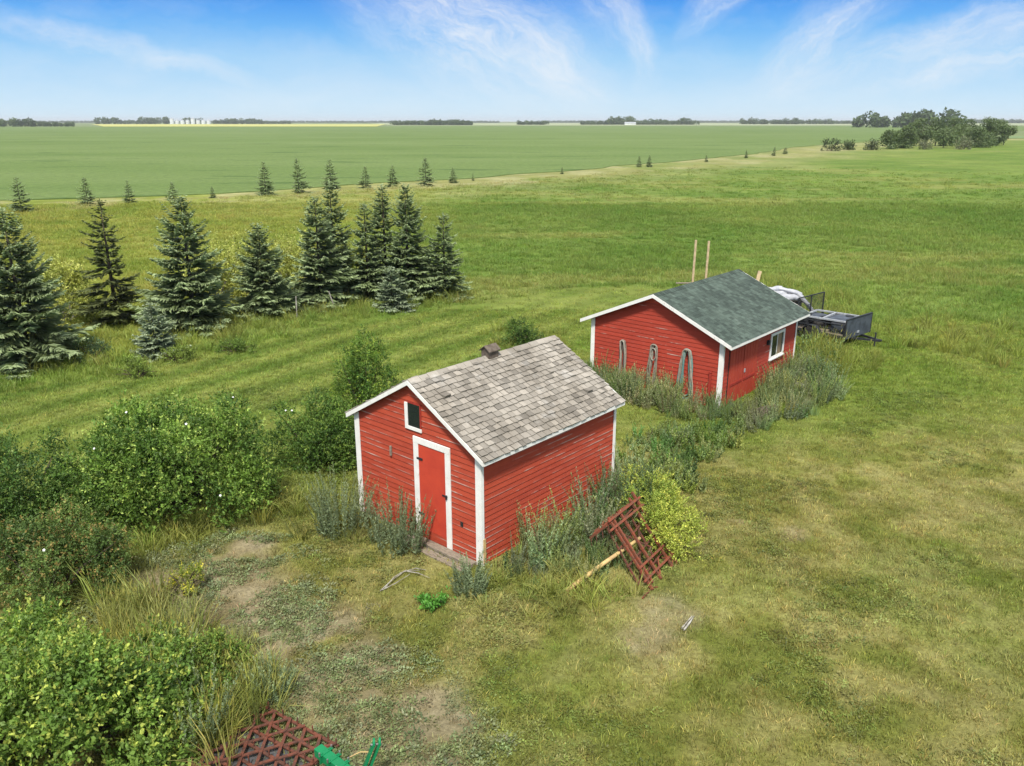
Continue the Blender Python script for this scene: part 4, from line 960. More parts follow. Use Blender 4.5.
bush('rose_bush', 'bright large-leaved bush filling the bottom left foreground', (-6.3, 9.7), 2.1, 2.1, 1.65, 88000, .075, (lc(86, 114, 48), lc(110, 136, 60), lc(164, 172, 80)), seed=6, lobes=15, lw=.6, loose=.24, flowers=((-.02, .1, .95), (-.12, -.3, .9), (.38, -.75, .62)))
bush('rose_bush', 'low green bush between the big rounded bush and the granary wall', (-5.0, 19.9), 1.5, 1.2, 2.05, 46000, .062, (lc(66, 94, 38), lc(92, 120, 52), lc(134, 154, 70)), seed=7, flowers=((-.45, -.4, .8), (-.1, -.5, .85)))
bush('rose_bush', 'tall upright green bush behind the left roof edge of the granary', (-4.2, 22.4), 1.4, 1.2, 2.75, 40000, .062, (lc(70, 100, 38), lc(98, 126, 50), lc(150, 168, 66)), seed=8)
bush('rose_bush', 'low spreading bush behind the granary ridge, right of the tall upright bush', (-2.7, 23.8), 1.1, .9, 1.25, 12000, .065, (lc(64, 92, 38), lc(88, 116, 50), lc(124, 146, 64)), seed=9)
bush('round_bush', 'small round bush showing above the granary ridge near its right end', (.35, 31.6), 1.0, .9, 1.1, 10000, .065, (lc(62, 88, 38), lc(84, 110, 48), lc(120, 140, 62)), seed=10)
YEL = (lc(142, 152, 78), lc(170, 174, 92), lc(196, 196, 116))
for i, (px, yb, h, rx, label) in enumerate(((62, 322, 2.7, 1.6, 'yellowish shrub between the left edge spruce and the thin sparse spruce'), (214, 303, 3.0, 1.7, 'yellowish shrub showing between the wide full spruce and the stout spruce'),
        (246, 296, 3.2, 1.5, 'tallest yellowish shrub, with bare grey stems, behind the stout spruce'), (293, 296, 3.4, 1.9, 'yellowish shrub with spreading stems right of the stout spruce'), (349, 292, 2.6, 1.2, 'yellowish shrub glimpsed between the overlapping pair and the tight cluster'))):
    p = gnd(px, yb); bush('yellow_shrub', label, p, rx * 1.25, rx * .9, h * 1.12, 17000, .12, YEL, 'shrub', seed=20 + i, lobes=16, group='yellow leaved shrubs behind the spruces', stem='pale_bark', loose=.35, nst=18)
for i, (px, yb, rx, h, c, label) in enumerate(((136, 377, .75, .85, (118, 138, 62), 'small light green shrub right below the silvery blue spruce, left of its foot'), (178, 362, .8, .7, (124, 142, 66), 'small light green shrub right of the silvery blue spruce'), (92, 358, 1.1, .9, (76, 98, 64), 'dark low shrub under the thin sparse spruce'),
        (238, 352, .9, .7, (104, 128, 58), 'low green shrub in front of the stout cone-shaped spruce'))):
    p = gnd(px, yb); bush('low_shrub', label, p, rx, rx * .8, h, 4500, .06, (lc(*(np.array(c) * .85)), lc(*c), lc(*(np.minimum(np.array(c) * 1.2, 255)))), 'shrub', seed=30 + i, lobes=9, loose=.3)
bush('sweet_clover_bush', 'yellow green flowering bush right behind the upturned red harrow', (3.15, 16.1), 1.0, 1.85, 1.45, 30000, .05, (lc(132, 150, 64), lc(158, 168, 74), lc(196, 194, 92)), seed=40, lobes=16, loose=.28, rz=.15)
bush('rose_bush', 'small low bush spilling from the foreground bush toward the tall grass', (-4.75, 10.9), .75, .7, .85, 9000, .062, (lc(86, 112, 48), lc(108, 132, 58), lc(156, 164, 78)), seed=43, lobes=8, loose=.3)
bush('mustard_plant', 'yellow flowering plant in the middle of the bare soil patch', gnd(187, 592), .45, .38, .65, 3200, .045, (lc(120, 136, 60), lc(150, 156, 62), lc(214, 202, 70)), 'plant', seed=41, lobes=8, loose=.35, nst=9)
bush('leafy_plant', 'bright green leafy plant on the lawn below the granary doorstep', gnd(432, 606), .32, .26, .22, 700, .08, (lc(70, 120, 44), lc(84, 136, 52), lc(100, 150, 62)), 'plant', seed=42, lobes=7, nst=6)
for i, (px, r_, h, label) in enumerate((((342, 531), .62, 1.0, 'grey green wormwood clump just left of the granary, at its left corner'), ((398, 547), .66, .95, 'grey green wormwood clump against the granary wall left of its door'), ((470, 592), .36, .5, 'small wormwood clump at the corner right of the doorstep'), ((196, 735), .5, .75, 'bluish wormwood clump at the right side of the foreground bush'), ((168, 690), .42, .7, 'wormwood clump in tall grass behind the bluish one, by the foreground bush'), ((272, 695), .34, .5, 'pale wormwood clump at the upper corner of the flat rusty harrow'))):
    p = gnd(*px); root = empty('wormwood_clump', (p[0], p[1], 0), i * 1., label, 'plant', 'wormwood clumps on the near side of the yard')
    V, F, C = wormwood(140 + i, int(120 * r_), h * 1.25, r_ * .9, 74, .32); np_mesh('foliage', V, F, M['leaf'], C * WT[None] * (1, .95, 1.05, 1.15, 1., 1.25)[i], parent=root)

# ------------------------------------------------------------------ trees far off
def far_tree(name, label, loc_, h, rx, n, leaf, cols, seed, trunk='bark', group=None, lean=0., trunk_h=.35):
    r = np.random.default_rng(seed); root = empty(name, (loc_[0], loc_[1], 0), 0, label, 'tree', group)
    K = 13; a = r.uniform(0, 6.28, K); q = np.sqrt(r.random(K)) * .7; hz = r.uniform(trunk_h, .9, K); ctr = np.stack([q * np.cos(a) * rx * (1.15 - hz * .5), q * np.sin(a) * rx * (1.15 - hz * .5), hz * h], 1); rad = r.uniform(.22, .42, K) * rx
    k = r.choice(K, n); d = rdir(n, r, .2); p = ctr[k] + d * (rad[k] * (1 - .35 * r.random(n) ** 2))[:, None]; p[:, 2] = np.clip(p[:, 2], .1, h * 1.02)
    v, f = leaves(p, rdir(n, r), unit(d + rdir(n, r) * .6), leaf * r.uniform(.6, 1.3, n), leaf * .7, .1)
    c = lerp(np.array(cols[0])[None], np.array(cols[1])[None], r.random((K, 1)))[k] * r.uniform(.75, 1.25, (n, 1)); np_mesh('crown', v, f, M['leaf'], np.repeat(c, 4, 0), parent=root)
    mb = MB(); mb.tube([(0, 0, -.3), (lean * .4, 0, h * .35), (lean, 0, h * .8)], [h * .022, h * .016, h * .006], 7)
    for i in range(7): e = ctr[i]; mb.tube([(lean * .4, 0, h * (.2 + .05 * i)), tuple((e + np.array([0, 0, h * .35])) * .5), tuple(e)], [h * .010, h * .007, h * .003], 5, False)
    mb.build('trunk', M[trunk], root); return root
DG = (lc(74, 90, 56), lc(102, 118, 76)); GC = 'trees of the copse on the right horizon'
cops = ((893, 149, 5.6, 4.0, 'willow at the left tip of the copse with bare pale limbs'), (908, 149, 8.2, 3.4, 'thin-crowned poplar with a white trunk at the left of the copse'), (921, 147, 9.0, 4.2, 'tree right beside the white-trunked poplar of the copse'),
        (935, 146, 9.4, 4.6, 'broad tree left of the middle of the copse'), (950, 146, 9.0, 4.8, 'dense middle tree of the copse'), (966, 146, 8.6, 4.6, 'tree right of the middle of the copse'), (981, 146, 9.6, 4.8, 'tallest tree toward the right side of the copse'), (994, 146, 8.8, 4.4, 'second last tree of the copse at its right end'), (901, 149, 5.0, 4.2, 'low bushy tree between the willow and the white-trunked poplar of the copse'), (943, 148, 6.0, 4.6, 'lower tree standing before the dense middle of the copse'), (974, 148, 5.8, 4.6, 'lower tree at the foot of the tallest right side tree of the copse'), (1003, 146, 6.6, 3.6, 'last and lower tree of the copse at its right end'))
for i, (px, yb, h, rx, label) in enumerate(cops):
    p = gnd(px, yb); p = p + np.array([p[0], p[1], 0]) * (.02 * (i % 3)); far_tree('copse_tree', label, p, h, rx * 1.2, 2600, .55, DG, 200 + i, 'pale_bark' if i < 2 else 'bark', GC, trunk_h=.08)
for i, (px, yb, h, rx, c, label) in enumerate(((830, 151, 3.6, 3.6, (78, 92, 62), 'larger of two round dark shrubs left of the copse'), (848, 150, 3.0, 2.1, (84, 98, 64), 'smaller of two round dark shrubs left of the copse'), (872, 150, 3.4, 2.6, (96, 106, 76), 'greyish willow shrub at the left foot of the copse'), (925, 149, 3.4, 2.4, (120, 126, 98), 'pale grey willow shrub in front of the copse'), (962, 149, 4.2, 3.2, (122, 126, 100), 'second pale grey willow shrub in front of the copse, right of its middle'))):
    p = gnd(px, yb); p = p * (.985 if i > 2 else 1.); bush('willow_shrub', label, p, rx, rx * .8, h, 1500, .45, (lc(*(np.array(c) * .85)), lc(*c), lc(*(np.array(c) * 1.1))), 'shrub', seed=60 + i, lobes=10)
def woodland(name, label, segs, seed, cols, leaf=3.2):
    """far-off wood that reads as one mass: (px0, px1, distance, height) runs of crowns"""
    r = np.random.default_rng(seed); P = []
    for px0, px1, D, h in segs:
        x0, x1 = (px0 - 512) / FPX * D / _cp * .953, (px1 - 512) / FPX * D / _cp * .953
        m = max(3, int((x1 - x0) / (h * .28)))
        for i in range(m):
            cx = x0 + (x1 - x0) * (i + r.random()) / m; cy = D + r.uniform(0, h * 2.5); hh = h * r.uniform(.5, 1.1); rx = hh * r.uniform(.38, .6)
            n = 130; d = rdir(n, r, .15); p = np.array([cx, cy, hh * .52]) + d * np.array([rx, rx, hh * .5]) * (1 - .3 * r.random((n, 1)) ** 2); p[:, 2] = np.maximum(p[:, 2], .3)
            lf = h * .20; v, f = leaves(p, rdir(n, r), unit(d + rdir(n, r) * .5), lf * r.uniform(.6, 1.3, n), lf * .8, .1)
            c = lerp(np.array(cols[0]), np.array(cols[1]), r.random())[None] * r.uniform(.8, 1.2, (n, 1)); P.append((v, f, np.repeat(c, 4, 0)))
    V, F, C = join(P); return tag(np_mesh(name, V, F, M['leaf'], C), label, 'woodland', kind='stuff')
W1 = (lc(58, 76, 44), lc(80, 98, 58))
woodland('far_woodland', 'dark rounded wood on the right horizon behind the copse', [(852, 915, 1150, 19), (890, 938, 1130, 25), (936, 948, 1140, 17)], 1, W1)
woodland('far_woodland', 'long low tree belt at the left end of the horizon', [(-60, 50, 1350, 12), (50, 92, 1380, 7)], 2, W1)
woodland('far_woodland', 'flat dark shelterbelt left of the middle of the horizon', [(397, 474, 1750, 9), (430, 470, 1750, 11)], 3, W1)
woodland('far_woodland', 'short flat shelterbelt in the middle of the horizon', [(517, 546, 1900, 9)], 4, W1)
woodland('far_woodland', 'uneven farmyard trees right of the middle of the horizon', [(578, 690, 1950, 9), (602, 630, 1950, 18), (640, 662, 1980, 12), (672, 680, 1950, 15)], 5, W1)
woodland('far_woodland', 'hazy trees right of the farmyard toward the dark wood', [(732, 760, 2200, 15), (760, 790, 2250, 12), (775, 788, 2200, 16), (795, 822, 2300, 13), (822, 850, 2500, 9)], 6, W1)
woodland('far_woodland', 'farmyard trees about the white bins on the left horizon', [(112, 136, 2350, 18), (138, 158, 2500, 11), (155, 182, 2400, 19), (196, 212, 2600, 17), (228, 272, 2500, 16), (272, 300, 2700, 9)], 7, W1)
woodland('far_woodland', 'thin hazy tree line along the very horizon', [(-80, 500, 4300, 10), (540, 1100, 4500, 11), (950, 1100, 3300, 16)], 8, W1)
# farm buildings on the horizon
def grain_bin(px, D, r_, h, label):
    x_ = (px - 512) / FPX * D; root = empty('grain_bin', (x_, D, 0), 0, label, 'grain bin', 'white grain bins on the horizon')
    MB().tube([(0, 0, -.5), (0, 0, h)], r_, 20).build('wall', M['bin_white'], root); MB().tube([(0, 0, h + .02), (0, 0, h + r_ * .55)], [r_ * 1.04, .4], 20).build('roof', M['pale_metal'], root)
for i, px in enumerate((188, 193, 198, 203, 208, 213, 218, 223)):
    grain_bin(px, 2330 + 8 * (i % 2), 5.5, 9.5 if i not in (0, 4) else 14, ('leftmost, taller white grain bin of the row', 'white grain bin right beside the tall leftmost one', 'third white grain bin from the left of the row', 'white grain bin left of the tall one in the middle of the row', 'tall white grain bin in the middle of the row', 'white grain bin right of the tall middle one', 'second last white grain bin at the right of the row', 'rightmost white grain bin of the row')[i])
fb = empty('farm_building', ((624 - 512) / FPX * 1900, 1890, 0), 0, 'low pale farm building among the farmyard trees of the horizon', 'building')
MB().box((-12, -5, -.5), (12, 5, 4)).build('wall', M['bin_white'], fb); m = MB(); m.add([(-12.5, -5.5, 4.05), (12.5, -5.5, 4.05), (12.5, 0, 6.5), (-12.5, 0, 6.5), (12.5, 5.5, 4.05), (-12.5, 5.5, 4.05)], [(0, 1, 2, 3), (3, 2, 4, 5)]); m.build('roof', M['pale_metal'], fb)
#PART5
# ------------------------------------------------------------------ implements and yard things
def at_y(u, v, Y):                             # point of a line of sight at depth Y
    x = (u - 512) / FPX; q = (v - 383) / FPX; f = _cp - q * _sp; t = Y / f
    return np.array([x * t, Y, CAM_H - (_sp + q * _cp) * t])
def tilted_harrow():
    root = empty('field_harrow', (2.9, 14.2, 0), 0, 'rusty red harrow frame tipped up in the weeds beside the small granary', 'harrow', None); O = np.array([2.9, 14.2, 0])
    b0, b1 = gnd(651, 587, .06), gnd(676, 561, .06); t0, t1 = gnd(609, 519, .85), gnd(636, 498, .95)
    def P(u, v): return (b0 * (1 - u) + b1 * u) * (1 - v) + (t0 * (1 - u) + t1 * u) * v - O
    nrm = np.cross(b1 - b0, t0 - b0); nrm = nrm / np.linalg.norm(nrm)
    m = MB()
    for u, a, b in ((0, -.04, 1.02), (.10, .02, 1.0), (.36, -.02, .98), (.82, -.02, 1.06), (.99, -.04, 1.10)): m.beam(P(u, a), P(u, b), .044, .044, nrm)
    for v, a, b in ((.10, -.12, 1.04), (.26, -.05, 1.02), (.86, -.2, 1.05), (.97, -.1, 1.08)): m.beam(P(a, v) + nrm * .034, P(b, v) + nrm * .034, .046, .04, nrm)
    m.build('frame', M['rust'], root)
    for u in (0, .36, .82, .99):
        for v in (.03, .2, .4, .6, .8, .95): a = P(u, v); MB().beam(a + nrm * .04, a - nrm * .16, .018, .018).build('tooth', M['rust_old'], root)
    wing = MB(); w0, w1 = P(-.02, .95), P(.95, .98); L0 = gnd(590, 538, .42) - O; L1 = gnd(601, 524, .5) - O
    for k in (0, .45, 1): wing.beam(w0 * (1 - k) + w1 * k, L0 * (1 - k) + L1 * k, .042, .04)
    for k in (.25, .55, .85):
        a = w0 * (1 - k) + L0 * k; b = w1 * (1 - k) + L1 * k; wing.beam(a, b, .04, .04)
    for k in (.1, .4, .7, .95):
        a = w0 * (1 - k) + L0 * k; MB().beam(a, a + np.array([.02, -.03, -.18]), .018, .018).build('tooth', M['rust_old'], root)
    wing.build('hinged_section', M['rust'], root)
    lo = MB(); Q = lambda u, v: P(u + .10 * (v - .5), v) - nrm * .15
    for u, a, b in ((-.06, .05, .95), (.2, .0, .9), (.52, .06, 1.0), (.70, .02, .92), (1.05, .0, .9)): lo.beam(Q(u, a), Q(u, b), .034, .03, nrm)
    for v in (.18, .42, .66, .9): lo.beam(Q(-.12, v - .04) + nrm * .03, Q(1.1, v + .05) + nrm * .03, .034, .026, nrm)
    lo.beam(Q(0, .1) - nrm * .03, Q(1, .85) - nrm * .03, .03, .026, nrm); lo.beam(Q(1, .15) + nrm * .06, Q(.1, .8) + nrm * .06, .03, .026, nrm)
    lo.build('under_section', M['rust_old'], root)
    b = MB(); b.beam(P(-.05, .02), P(.3, -.12), .03, .02); b.beam(P(-.35, -.02), P(0, -.02), .025, .025); b.beam(P(.6, .2), P(.35, -.02), .025, .02); b.beam(P(.98, .04), P(.7, .16), .03, .02); b.beam(P(.99, .06), P(.75, -.02), .03, .02)
    b.build('brace', M['rust'], root)
tilted_harrow()
r0 = empty('wooden_pole', gnd(568, 590, 0), 0, 'yellowish peeled wooden pole leaning through the tipped red harrow', 'pole'); o = np.array(gnd(568, 590, 0))
a, b = gnd(566, 591, .04) - o, gnd(640, 538, .5) - o
MB().tube([a, a * .5 + b * .5 + np.array([0, 0, .015]), b], [.045, .042, .036], 9).build('shaft', M['pole_wood'], r0, smooth=True)

def flat_harrow():
    c = gnd(262, 706, .08); root = empty('field_harrow', (c[0], c[1], 0), 0, 'rusty brown harrow of crossed bars lying flat at the bottom edge of the photo', 'harrow')
    U = (gnd(328, 742, .08) - c); LU = np.linalg.norm(U); U = U / LU; Vv = np.array([U[1], -U[0], 0]); LU = 1.55; LV = 2.0
    def P(a, b, z=.08): q = U * a * LU + Vv * b * LV; return (q[0], q[1], z)
    m = MB(); n = 9
    for i in range(n + 1):
        z = .10 + .02 * (i % 2); m.beam(P(-.02, i / n, z), P(1.02, i / n + .02 * math.sin(i * 2.1), z + .02 * math.sin(i)), .046, .02)
    m.build('frame', M['rust_old'], root)
    d = MB()
    for i in range(n):
        for k in range(5):
            s0 = k / 5 + (.1 if i % 2 else 0); z = .12 + .012 * ((i + k) % 3); d.beam(P(s0, i / n, z), P(min(s0 + .1, 1), (i + 1) / n, z + .01), .044, .018); d.beam(P(min(s0 + .2, 1), i / n, z + .013), P(min(s0 + .1, 1), (i + 1) / n, z), .044, .018)
    d.build('diagonal_bars', M['rust_old'], root)
    for i in range(n + 1):
        for k in range(6): p = np.array(P(min(k / 5 + (.0 if i % 2 else .1), 1), i / n, .02)); MB().beam(p, p + np.array([0, 0, .20]), .018, .018).build('tooth', M['rust_old'], root)
    s = empty('ground_sheet', (c[0], c[1], 0), 0, 'dark grey sheet on the ground under the flat rusty harrow', 'sheet'); g = MB(); N_ = 14
    r = np.random.default_rng(5); vs = []
    for i in range(N_ + 1):
        for j in range(N_ + 1): q = np.array(P(.08 + .84 * i / N_, .18 + .9 * j / N_, .035 + .02 * r.random())); vs.append(q)
    vs2 = [v - np.array([0, 0, .012]) for v in vs]; W_ = N_ + 1; fs = [(i * W_ + j, i * W_ + j + 1, (i + 1) * W_ + j + 1, (i + 1) * W_ + j) for i in range(N_) for j in range(N_)]
    g.add(vs + vs2, fs + [tuple(k + W_ * W_ for k in f[::-1]) for f in fs]); g.build('cover', M['grey_mat'], s)
flat_harrow()
def green_implement():
    o = gnd(345, 766, .45); root = empty('green_implement', (o[0], o[1], 0), 0, 'glossy green farm implement with bolted beam and twin upright lugs at the bottom edge', 'implement'); B = np.array([o[0], o[1], 0])
    p0 = gnd(318, 750, .5) - B; p1 = gnd(352, 776, .5) - B; d = (p1 - p0) / np.linalg.norm(p1 - p0); e = p1 + d * 1.0
    MB().beam(p0, e, .13, .13).build('beam', M['green_paint'], root, bevel=.008)
    n = np.array([-d[1], d[0], 0])
    for k in (.17, .34, .52):
        cc = p0 + d * k; c_ = MB(); c_.beam(cc + n * .074 + [0, 0, -.07], cc + n * .074 + [0, 0, .085], .055, .016, d); c_.beam(cc - n * .074 + [0, 0, -.07], cc - n * .074 + [0, 0, .085], .055, .016, d); c_.beam(cc - n * .09 + [0, 0, .066], cc + n * .11 + [0, 0, .066], .05, .016); c_.build('clamp', M['green_paint'], root, bevel=.003)
        for sg in (-1, 1): MB().tube([cc + n * .098 * sg + [0, 0, .06], cc + n * .098 * sg + [0, 0, .115]], .013, 6).build('bolt', M['steel'], root)
    u0 = gnd(366, 770, .40) - B; u1 = gnd(377, 742, .82) - B; w = u1 - u0; sx = np.array([1, .15, 0])
    for sg in (-1, 1):
        a = MB(); off = sx * .036 * sg; a.beam(u0 + off - w * .6, u1 + off, .026, .11, np.array([0, 1, .4])); a.tube([u1 + off - sx * .0135, u1 + off + sx * .0135], .0556, 12); a.build('lug', M['green_paint'], root, bevel=.003)
    pn = MB(); pn.tube([u1 - sx * .07 - w * .08, u1 + sx * .07 - w * .08], .014, 8); pn.build('pin', M['steel'], root)
    ar = MB(); ar.beam(u0 - w * .6 + [0, 0, -.02], e * .6 + p0 * .4 + [0, 0, -.02], .08, .08); ar.build('cross_arm', M['green_paint'], root, bevel=.006)
    lg = MB(); lg.tube([e, [e[0], e[1], .0]], .05, 10); lg.tube([p0 + d * .2, [p0[0] + d[0] * .2, p0[1] + d[1] * .2, .0]], .03, 10); lg.build('stand', M['green_paint'], root)
    h = MB(); h.tube([gnd(350, 757, .5) - B, gnd(360, 752, .56) - B, gnd(370, 752, .62) - B], .007, 6); h.build('lever', M['pole_wood'], root)
green_implement()

# trailer behind the larger shed
def trailer():
    c = gnd(858, 327, .66); uax = np.array([-.65, .76, 0]); yaw = math.atan2(uax[1], uax[0]); L, Wd = 2.1, 2.0
    root = empty('utility_trailer', (c[0], c[1], 0), yaw, 'black utility trailer with grey end panel and mesh gate behind the larger shed', 'trailer'); zb = .42
    m = MB(); m.box((.02, -Wd / 2, zb - .10), (L, -Wd / 2 + .06, zb)); m.box((.02, Wd / 2 - .06, zb - .10), (L, Wd / 2, zb))
    for i in range(5): m.box((.06 + i * (L - .14) / 4, -Wd / 2 + .06, zb - .08), (.12 + i * (L - .14) / 4, Wd / 2 - .06, zb - .02))
    m.build('chassis', M['black_metal'], root)
    MB().box((.03, -Wd / 2 + .01, zb + .002), (L, Wd / 2 - .01, zb + .04)).build('deck', M['old_wood'], root)
    m = MB()
    for s in (-1, 1):
        y = s * (Wd / 2 - .02)
        for z in (zb + .22, zb + .42): m.beam((0.03, y, z), (L, y, z), .04, .04)
        for x in (.05, .85, 1.65, L - .03): m.beam((x, y, zb), (x, y, zb + .42), .04, .04)
    m.build('side_rails', M['black_metal'], root)
    p = MB(); p.box((-.03, -Wd / 2, zb - .12), (0, Wd / 2, zb + .66)); pp = p.build('end_panel', M['slate_panel'], root, bevel=.01)
    m = MB(); m.box((-.05, -Wd / 2 - .01, zb + .665), (.02, Wd / 2 + .01, zb + .70)); m.box((-.04, -Wd / 2 - .03, zb - .14), (.01, -Wd / 2 - .002, zb + .66)); m.box((-.04, Wd / 2 + .002, zb - .14), (.01, Wd / 2 + .03, zb + .66)); m.build('panel_frame', M['black_metal'], pp)
    MB().box((-.05, -.05, zb + .02), (-.031, .12, zb + .11)).build('latch_plate', M['pale_metal'], pp)
    t = MB(); t.beam((.3, -.5, zb - .14), (-.95, 0, zb - .14), .07, .08); t.beam((.3, .5, zb - .14), (-.95, 0, zb - .14), .07, .08); t.build('tongue', M['black_metal'], root)
    t = MB(); t.tube([(-.8, .1, zb - .36), (-.8, .1, zb + .18)], .03, 8); t.tube([(-.8, .1, zb + .18), (-.8, .26, zb + .18)], .012, 6); t.tube([(-1.02, 0, zb - .12), (-.9, 0, zb - .12)], .045, 8); t.build('jack', M['black_metal'], root)
    for s in (-1, 1):
        w = empty('wheel', (1.35, s * (Wd / 2 + .14), .31)); w.parent = root
        ty = MB(); ty.tube([(0, -.10, 0), (0, -.085, 0), (0, .085, 0), (0, .10, 0)], [.25, .305, .305, .25], 22); ty.build('tyre', M['dark_rubber'], w, smooth=False)
        rm = MB(); rm.tube([(0, -.106, 0), (0, .106, 0)], .16, 16); rm.build('rim', M['black_metal'], w)
        f = MB(); pts = [(1.35 + .40 * math.cos(a), s * (Wd / 2 + .14), .31 + .38 * math.sin(a)) for a in np.linspace(.2, math.pi - .2, 9)]
        for q0, q1 in zip(pts, pts[1:]): f.beam(q0, q1, .22, .02, (0, 0, 1))
        f.build('fender', M['black_metal'], root)
    # mesh gate standing at the far end
    g = MB(); x = L + .03; z0, z1 = zb + .02, zb + 1.2; a, b = -Wd / 2, Wd / 2
    for q in ((a, z0, a, z1), (b, z0, b, z1), (a, z1, b, z1), (a, z0, b, z0), (0, z0, 0, z1)): g.beam((x, q[0], q[1]), (x, q[2], q[3]), .04, .04, (1, 0, 0))
    gg = g.build('mesh_gate', M['black_metal'], root)
    wv = MB()
    for i in range(1, 22): y = a + (b - a) * i / 22; wv.beam((x, y, z0), (x, y, z1), .009, .009, (1, 0, 0))
    for i in range(1, 16): z = z0 + (z1 - z0) * i / 16; wv.beam((x, a, z), (x, b, z), .009, .009, (1, 0, 0))
    wv.build('wire_mesh', M['wire'], gg)
    # load
    Mr = Matrix.Rotation(yaw, 4, 'Z'); W = lambda x, y, z: tuple(Mr @ Vector((x, y, z)) + Vector((c[0], c[1], 0)))
    fr = empty('metal_rack', W(1.1, 0, zb + .44), yaw + .12, 'pale metal rack with two crossbars lying across the black trailer', 'rack'); m = MB()
    for q in ((-.95, -.7, .95, -.7), (-.95, .7, .95, .7), (-.95, -.7, -.95, .7), (.95, -.7, .95, .7), (.15, -.7, .15, .7)): m.beam((q[0], q[1], .05), (q[2], q[3], .05), .08, .06)
    m.build('outer_frame', M['pale_metal'], fr); m = MB(); m.box((-.90, -.65, .0), (.1, .65, .025)); m.build('inner_panel', M['slate_panel'], fr)
    bx = empty('dark_crate', W(1.9, .1, zb + .045), yaw, 'dark crate inside the trailer next to the mesh gate', 'crate'); m = MB(); m.box((-.35, -.5, 0), (.35, .5, .35)); m.build('body', M['black_metal'], bx, bevel=.015); m = MB(); m.box((-.37, -.52, .352), (.37, .52, .385)); m.build('lid', M['slate_panel'], bx, bevel=.01)
    for nm, lab, px_, py_, sx_, sy_, sz_, mt_ in (('storage_bin', 'grey bin inside the trailer right behind its end panel', .45, .55, .3, .3, .34, 'slate_panel'), ('metal_can', 'pale metal can inside the trailer at its weedy side', .7, -.6, .16, .16, .42, 'pale_metal')):
        rt = empty(nm, W(px_, py_, zb + .045), yaw + .3, lab, nm.split('_')[1]); m = MB()
        if nm == 'metal_can': m.tube([(0, 0, 0), (0, 0, sz_)], sx_, 16)
        else: m.box((-sx_, -sy_, 0), (sx_, sy_, sz_))
        m.build('body', M[mt_], rt, bevel=.01); m = MB(); m.tube([(0, 0, sz_ + .002), (0, 0, sz_ + .03)], sx_ * 1.03, 16) if nm == 'metal_can' else m.box((-sx_ - .02, -sy_ - .02, sz_ + .002), (sx_ + .02, sy_ + .02, sz_ + .04)); m.build('lid', M['black_metal'], rt)
    pk = empty('pale_plank', W(.5, -.1, zb + .05), yaw + .5, 'short pale plank lying low in the trailer behind the grey panel', 'plank'); m = MB(); m.box((-.5, -.09, 0), (.5, .09, .035)); m.build('board', M['lumber'], pk, bevel=.004)
    return c, yaw
TC, TY = trailer()
